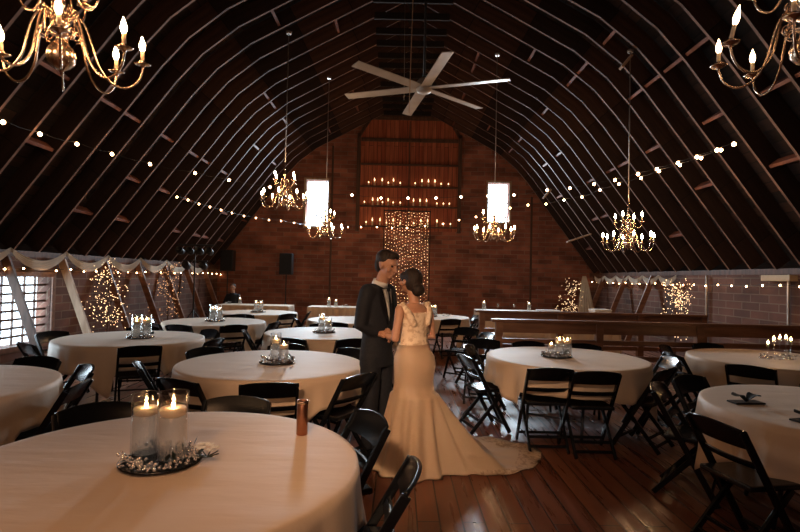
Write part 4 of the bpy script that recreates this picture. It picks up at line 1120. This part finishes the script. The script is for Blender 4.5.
# bodice with cap sleeves and an open lace back
bm = bmesh.new()
loft(bm, [((0,-.008,1.0),.156,.120),((0,-.005,1.03),.150,.112),((0,0,1.10),.134,.098),((0,0,1.15),.136,.098),((0,.012,1.24),.152,.112),((0,.006,1.31),.155,.098)])
for s in (-1,1): tube(bm, [V((s*.10,.05,1.29)),V((s*.135,.02,1.36)),V((s*.15,-.01,1.375)),V((s*.125,-.06,1.31)),V((s*.08,-.085,1.22))], [.03,.034,.036,.032,.03], 10)
fuse('bodice', bm, lace, bride, .009, 3)
# skirt and train (in the bride's frame, outline measured on the floor in world space)
outl = []
for px,py in ((383,452),(395,463),(415,470),(440,474),(468,477),(500,478),(528,472),(543,462),(538,451),(520,445),(500,441),(480,438),(462,436),(445,435),(425,436),(400,440),(386,445)):
    q = PZ(px,py,0); outl.append(binv @ q)
ctr = V((0,-.02,0)); pol = sorted([(math.atan2(q.y-ctr.y,q.x-ctr.x), math.hypot(q.x-ctr.x,q.y-ctr.y)) for q in outl])
def rout(th):
    th = (th+PI)%(2*PI)-PI; ps = [(pol[-1][0]-2*PI,pol[-1][1])]+pol+[(pol[0][0]+2*PI,pol[0][1])]
    for a,b in zip(ps,ps[1:]):
        if a[0] <= th <= b[0]:
            t=(th-a[0])/max(1e-6,b[0]-a[0]); return max(.30, a[1]+(b[1]-a[1])*t)
    return .35
NA = 200; rr_ = [rout(2*PI*i/NA) for i in range(NA)]
for _ in range(4): rr_ = [(rr_[i-1]+rr_[i]*2+rr_[(i+1)%NA])/4 for i in range(NA)]
rings = []; bm = bmesh.new()
upper = [(1.04,.150,.112,-.005),(1.01,.158,.122,-.007),(.98,.167,.133,-.010),(.93,.186,.158,-.020),(.87,.190,.166,-.028),(.80,.184,.158,-.024),(.72,.182,.152,-.020),(.64,.190,.160,-.020)]
for z,rx,ry,cy in upper:
    k_ = max(0,(.75-z)/.25)
    rings.append([bm.verts.new((rx*math.cos(2*PI*i/NA)*(1+.02*k_*math.sin(14*2*PI*i/NA)), cy+ry*math.sin(2*PI*i/NA)*(1+.02*k_*math.sin(14*2*PI*i/NA)), z)) for i in range(NA)])
NS = 26
for s in range(1, NS+1):
    t = s/NS; ring = []
    for i in range(NA):
        th = 2*PI*i/NA; r0 = .195; R_ = max(rr_[i],.34); tt = t**1.15
        r = r0+(max(R_,.36)-r0)*tt; Lw = min(R_-r0, .36+.22*max(0,min(1,(R_-.6)/.3))); u = min(1,(r-r0)/Lw); base = .63*(1-u)**1.25
        pl = math.sin(14*th+.6*math.sin(5*th)+t*.7)
        wr = .0 if u<1 else 0
        r2 = r*(1+.07*pl*min(1,t*2.5)*(1 if R_<.6 else .5)*(1-.6*max(0,t-.6)/.4 if R_>=.6 else 1))
        z = base+.012
        if R_ > .5 and u >= .75: z += .022*(noise.noise(V((r*math.cos(th)*6,r*math.sin(th)*6,3)))+.5)+.014*abs(pl)*(1-t)*2
        z = max(z, .008)
        ring.append(bm.verts.new((ctr.x+r2*math.cos(th), ctr.y+r2*math.sin(th), z)))
    rings.append(ring)
for ri,(a,b) in enumerate(zip(rings, rings[1:])):
    for i in range(NA):
        j=(i+1)%NA; f = bm.faces.new((a[i],b[i],b[j],a[j])); f.smooth=True
        if ri > len(upper)+19 and rr_[i] > .62: f.material_index = 1
bmesh.ops.solidify(bm, geom=bm.faces[:], thickness=.005)
obj('skirt', bm, [satin, lace], bride)

# seated person beside the speakers
dj = empty('person', (xat(233,15.1,1.0),15.1,0), PI, 'person in a dark top seated behind the long table by the speakers', 'person')
bm = bmesh.new(); loft(bm, [((0,0,.46),.16,.12),((0,0,.6),.15,.11),((0,0,.85),.16,.10),((0,0,.98),.15,.085),((0,0,1.04),.08,.06)])
tube(bm,[V((0,0,1.0)),V((0,.02,1.12))],[.055,.05],12); T,k = head(bm, V((0,.03,1.20)), .23, Matrix.Identity(3))
for s in (-1,1):
    tube(bm,[V((s*.18,0,.96)),V((s*.24,.02,.72)),V((s*.15,.24,.68))],[.045,.038,.024],10); hand(bm, V((s*.15,.24,.68)), V((-s*.3,.6,-.2)), V((0,0,-1)), -s)
    tube(bm,[V((s*.09,0,.52)),V((s*.11,.42,.50)),V((s*.11,.44,.08))],[.08,.06,.035],10); tube(bm,[V((s*.11,.42,.045)),V((s*.11,.56,.035))],[.035,.03],8)
fuse('body', bm, skinM, dj, .009, 3); eyes(T,k,dj)
bm = bmesh.new(); loft(bm, [((0,0,.44),.19,.14),((0,0,.7),.17,.13),((0,0,.9),.19,.12),((0,0,.99),.16,.10),((0,0,1.05),.08,.07)])
for s in (-1,1): tube(bm,[V((s*.15,0,.97)),V((s*.25,.02,.72)),V((s*.17,.19,.69))],[.065,.055,.04],10)
fuse('dark_shirt', bm, suitM, dj, .013, 4)
bm = bmesh.new(); hb((0,-.028,.045),.093,(.92,1.04,.85), Matrix.Translation((0,.03,1.20))); fuse('hair', bm, hairM, dj, .009, 2)
bm = bmesh.new()
for s in (-1,1): tube(bm,[V((s*.09,0,.51)),V((s*.11,.42,.50)),V((s*.11,.44,.10))],[.10,.08,.055],10)
fuse('trousers', bm, suitM, dj, .013, 3)
put_chair(dj.location.x, 15.1+.0, PI, 'black folding chair under the seated person by the speakers')

for o in bpy.data.objects:
    if 'used' in o.keys(): del o['used']
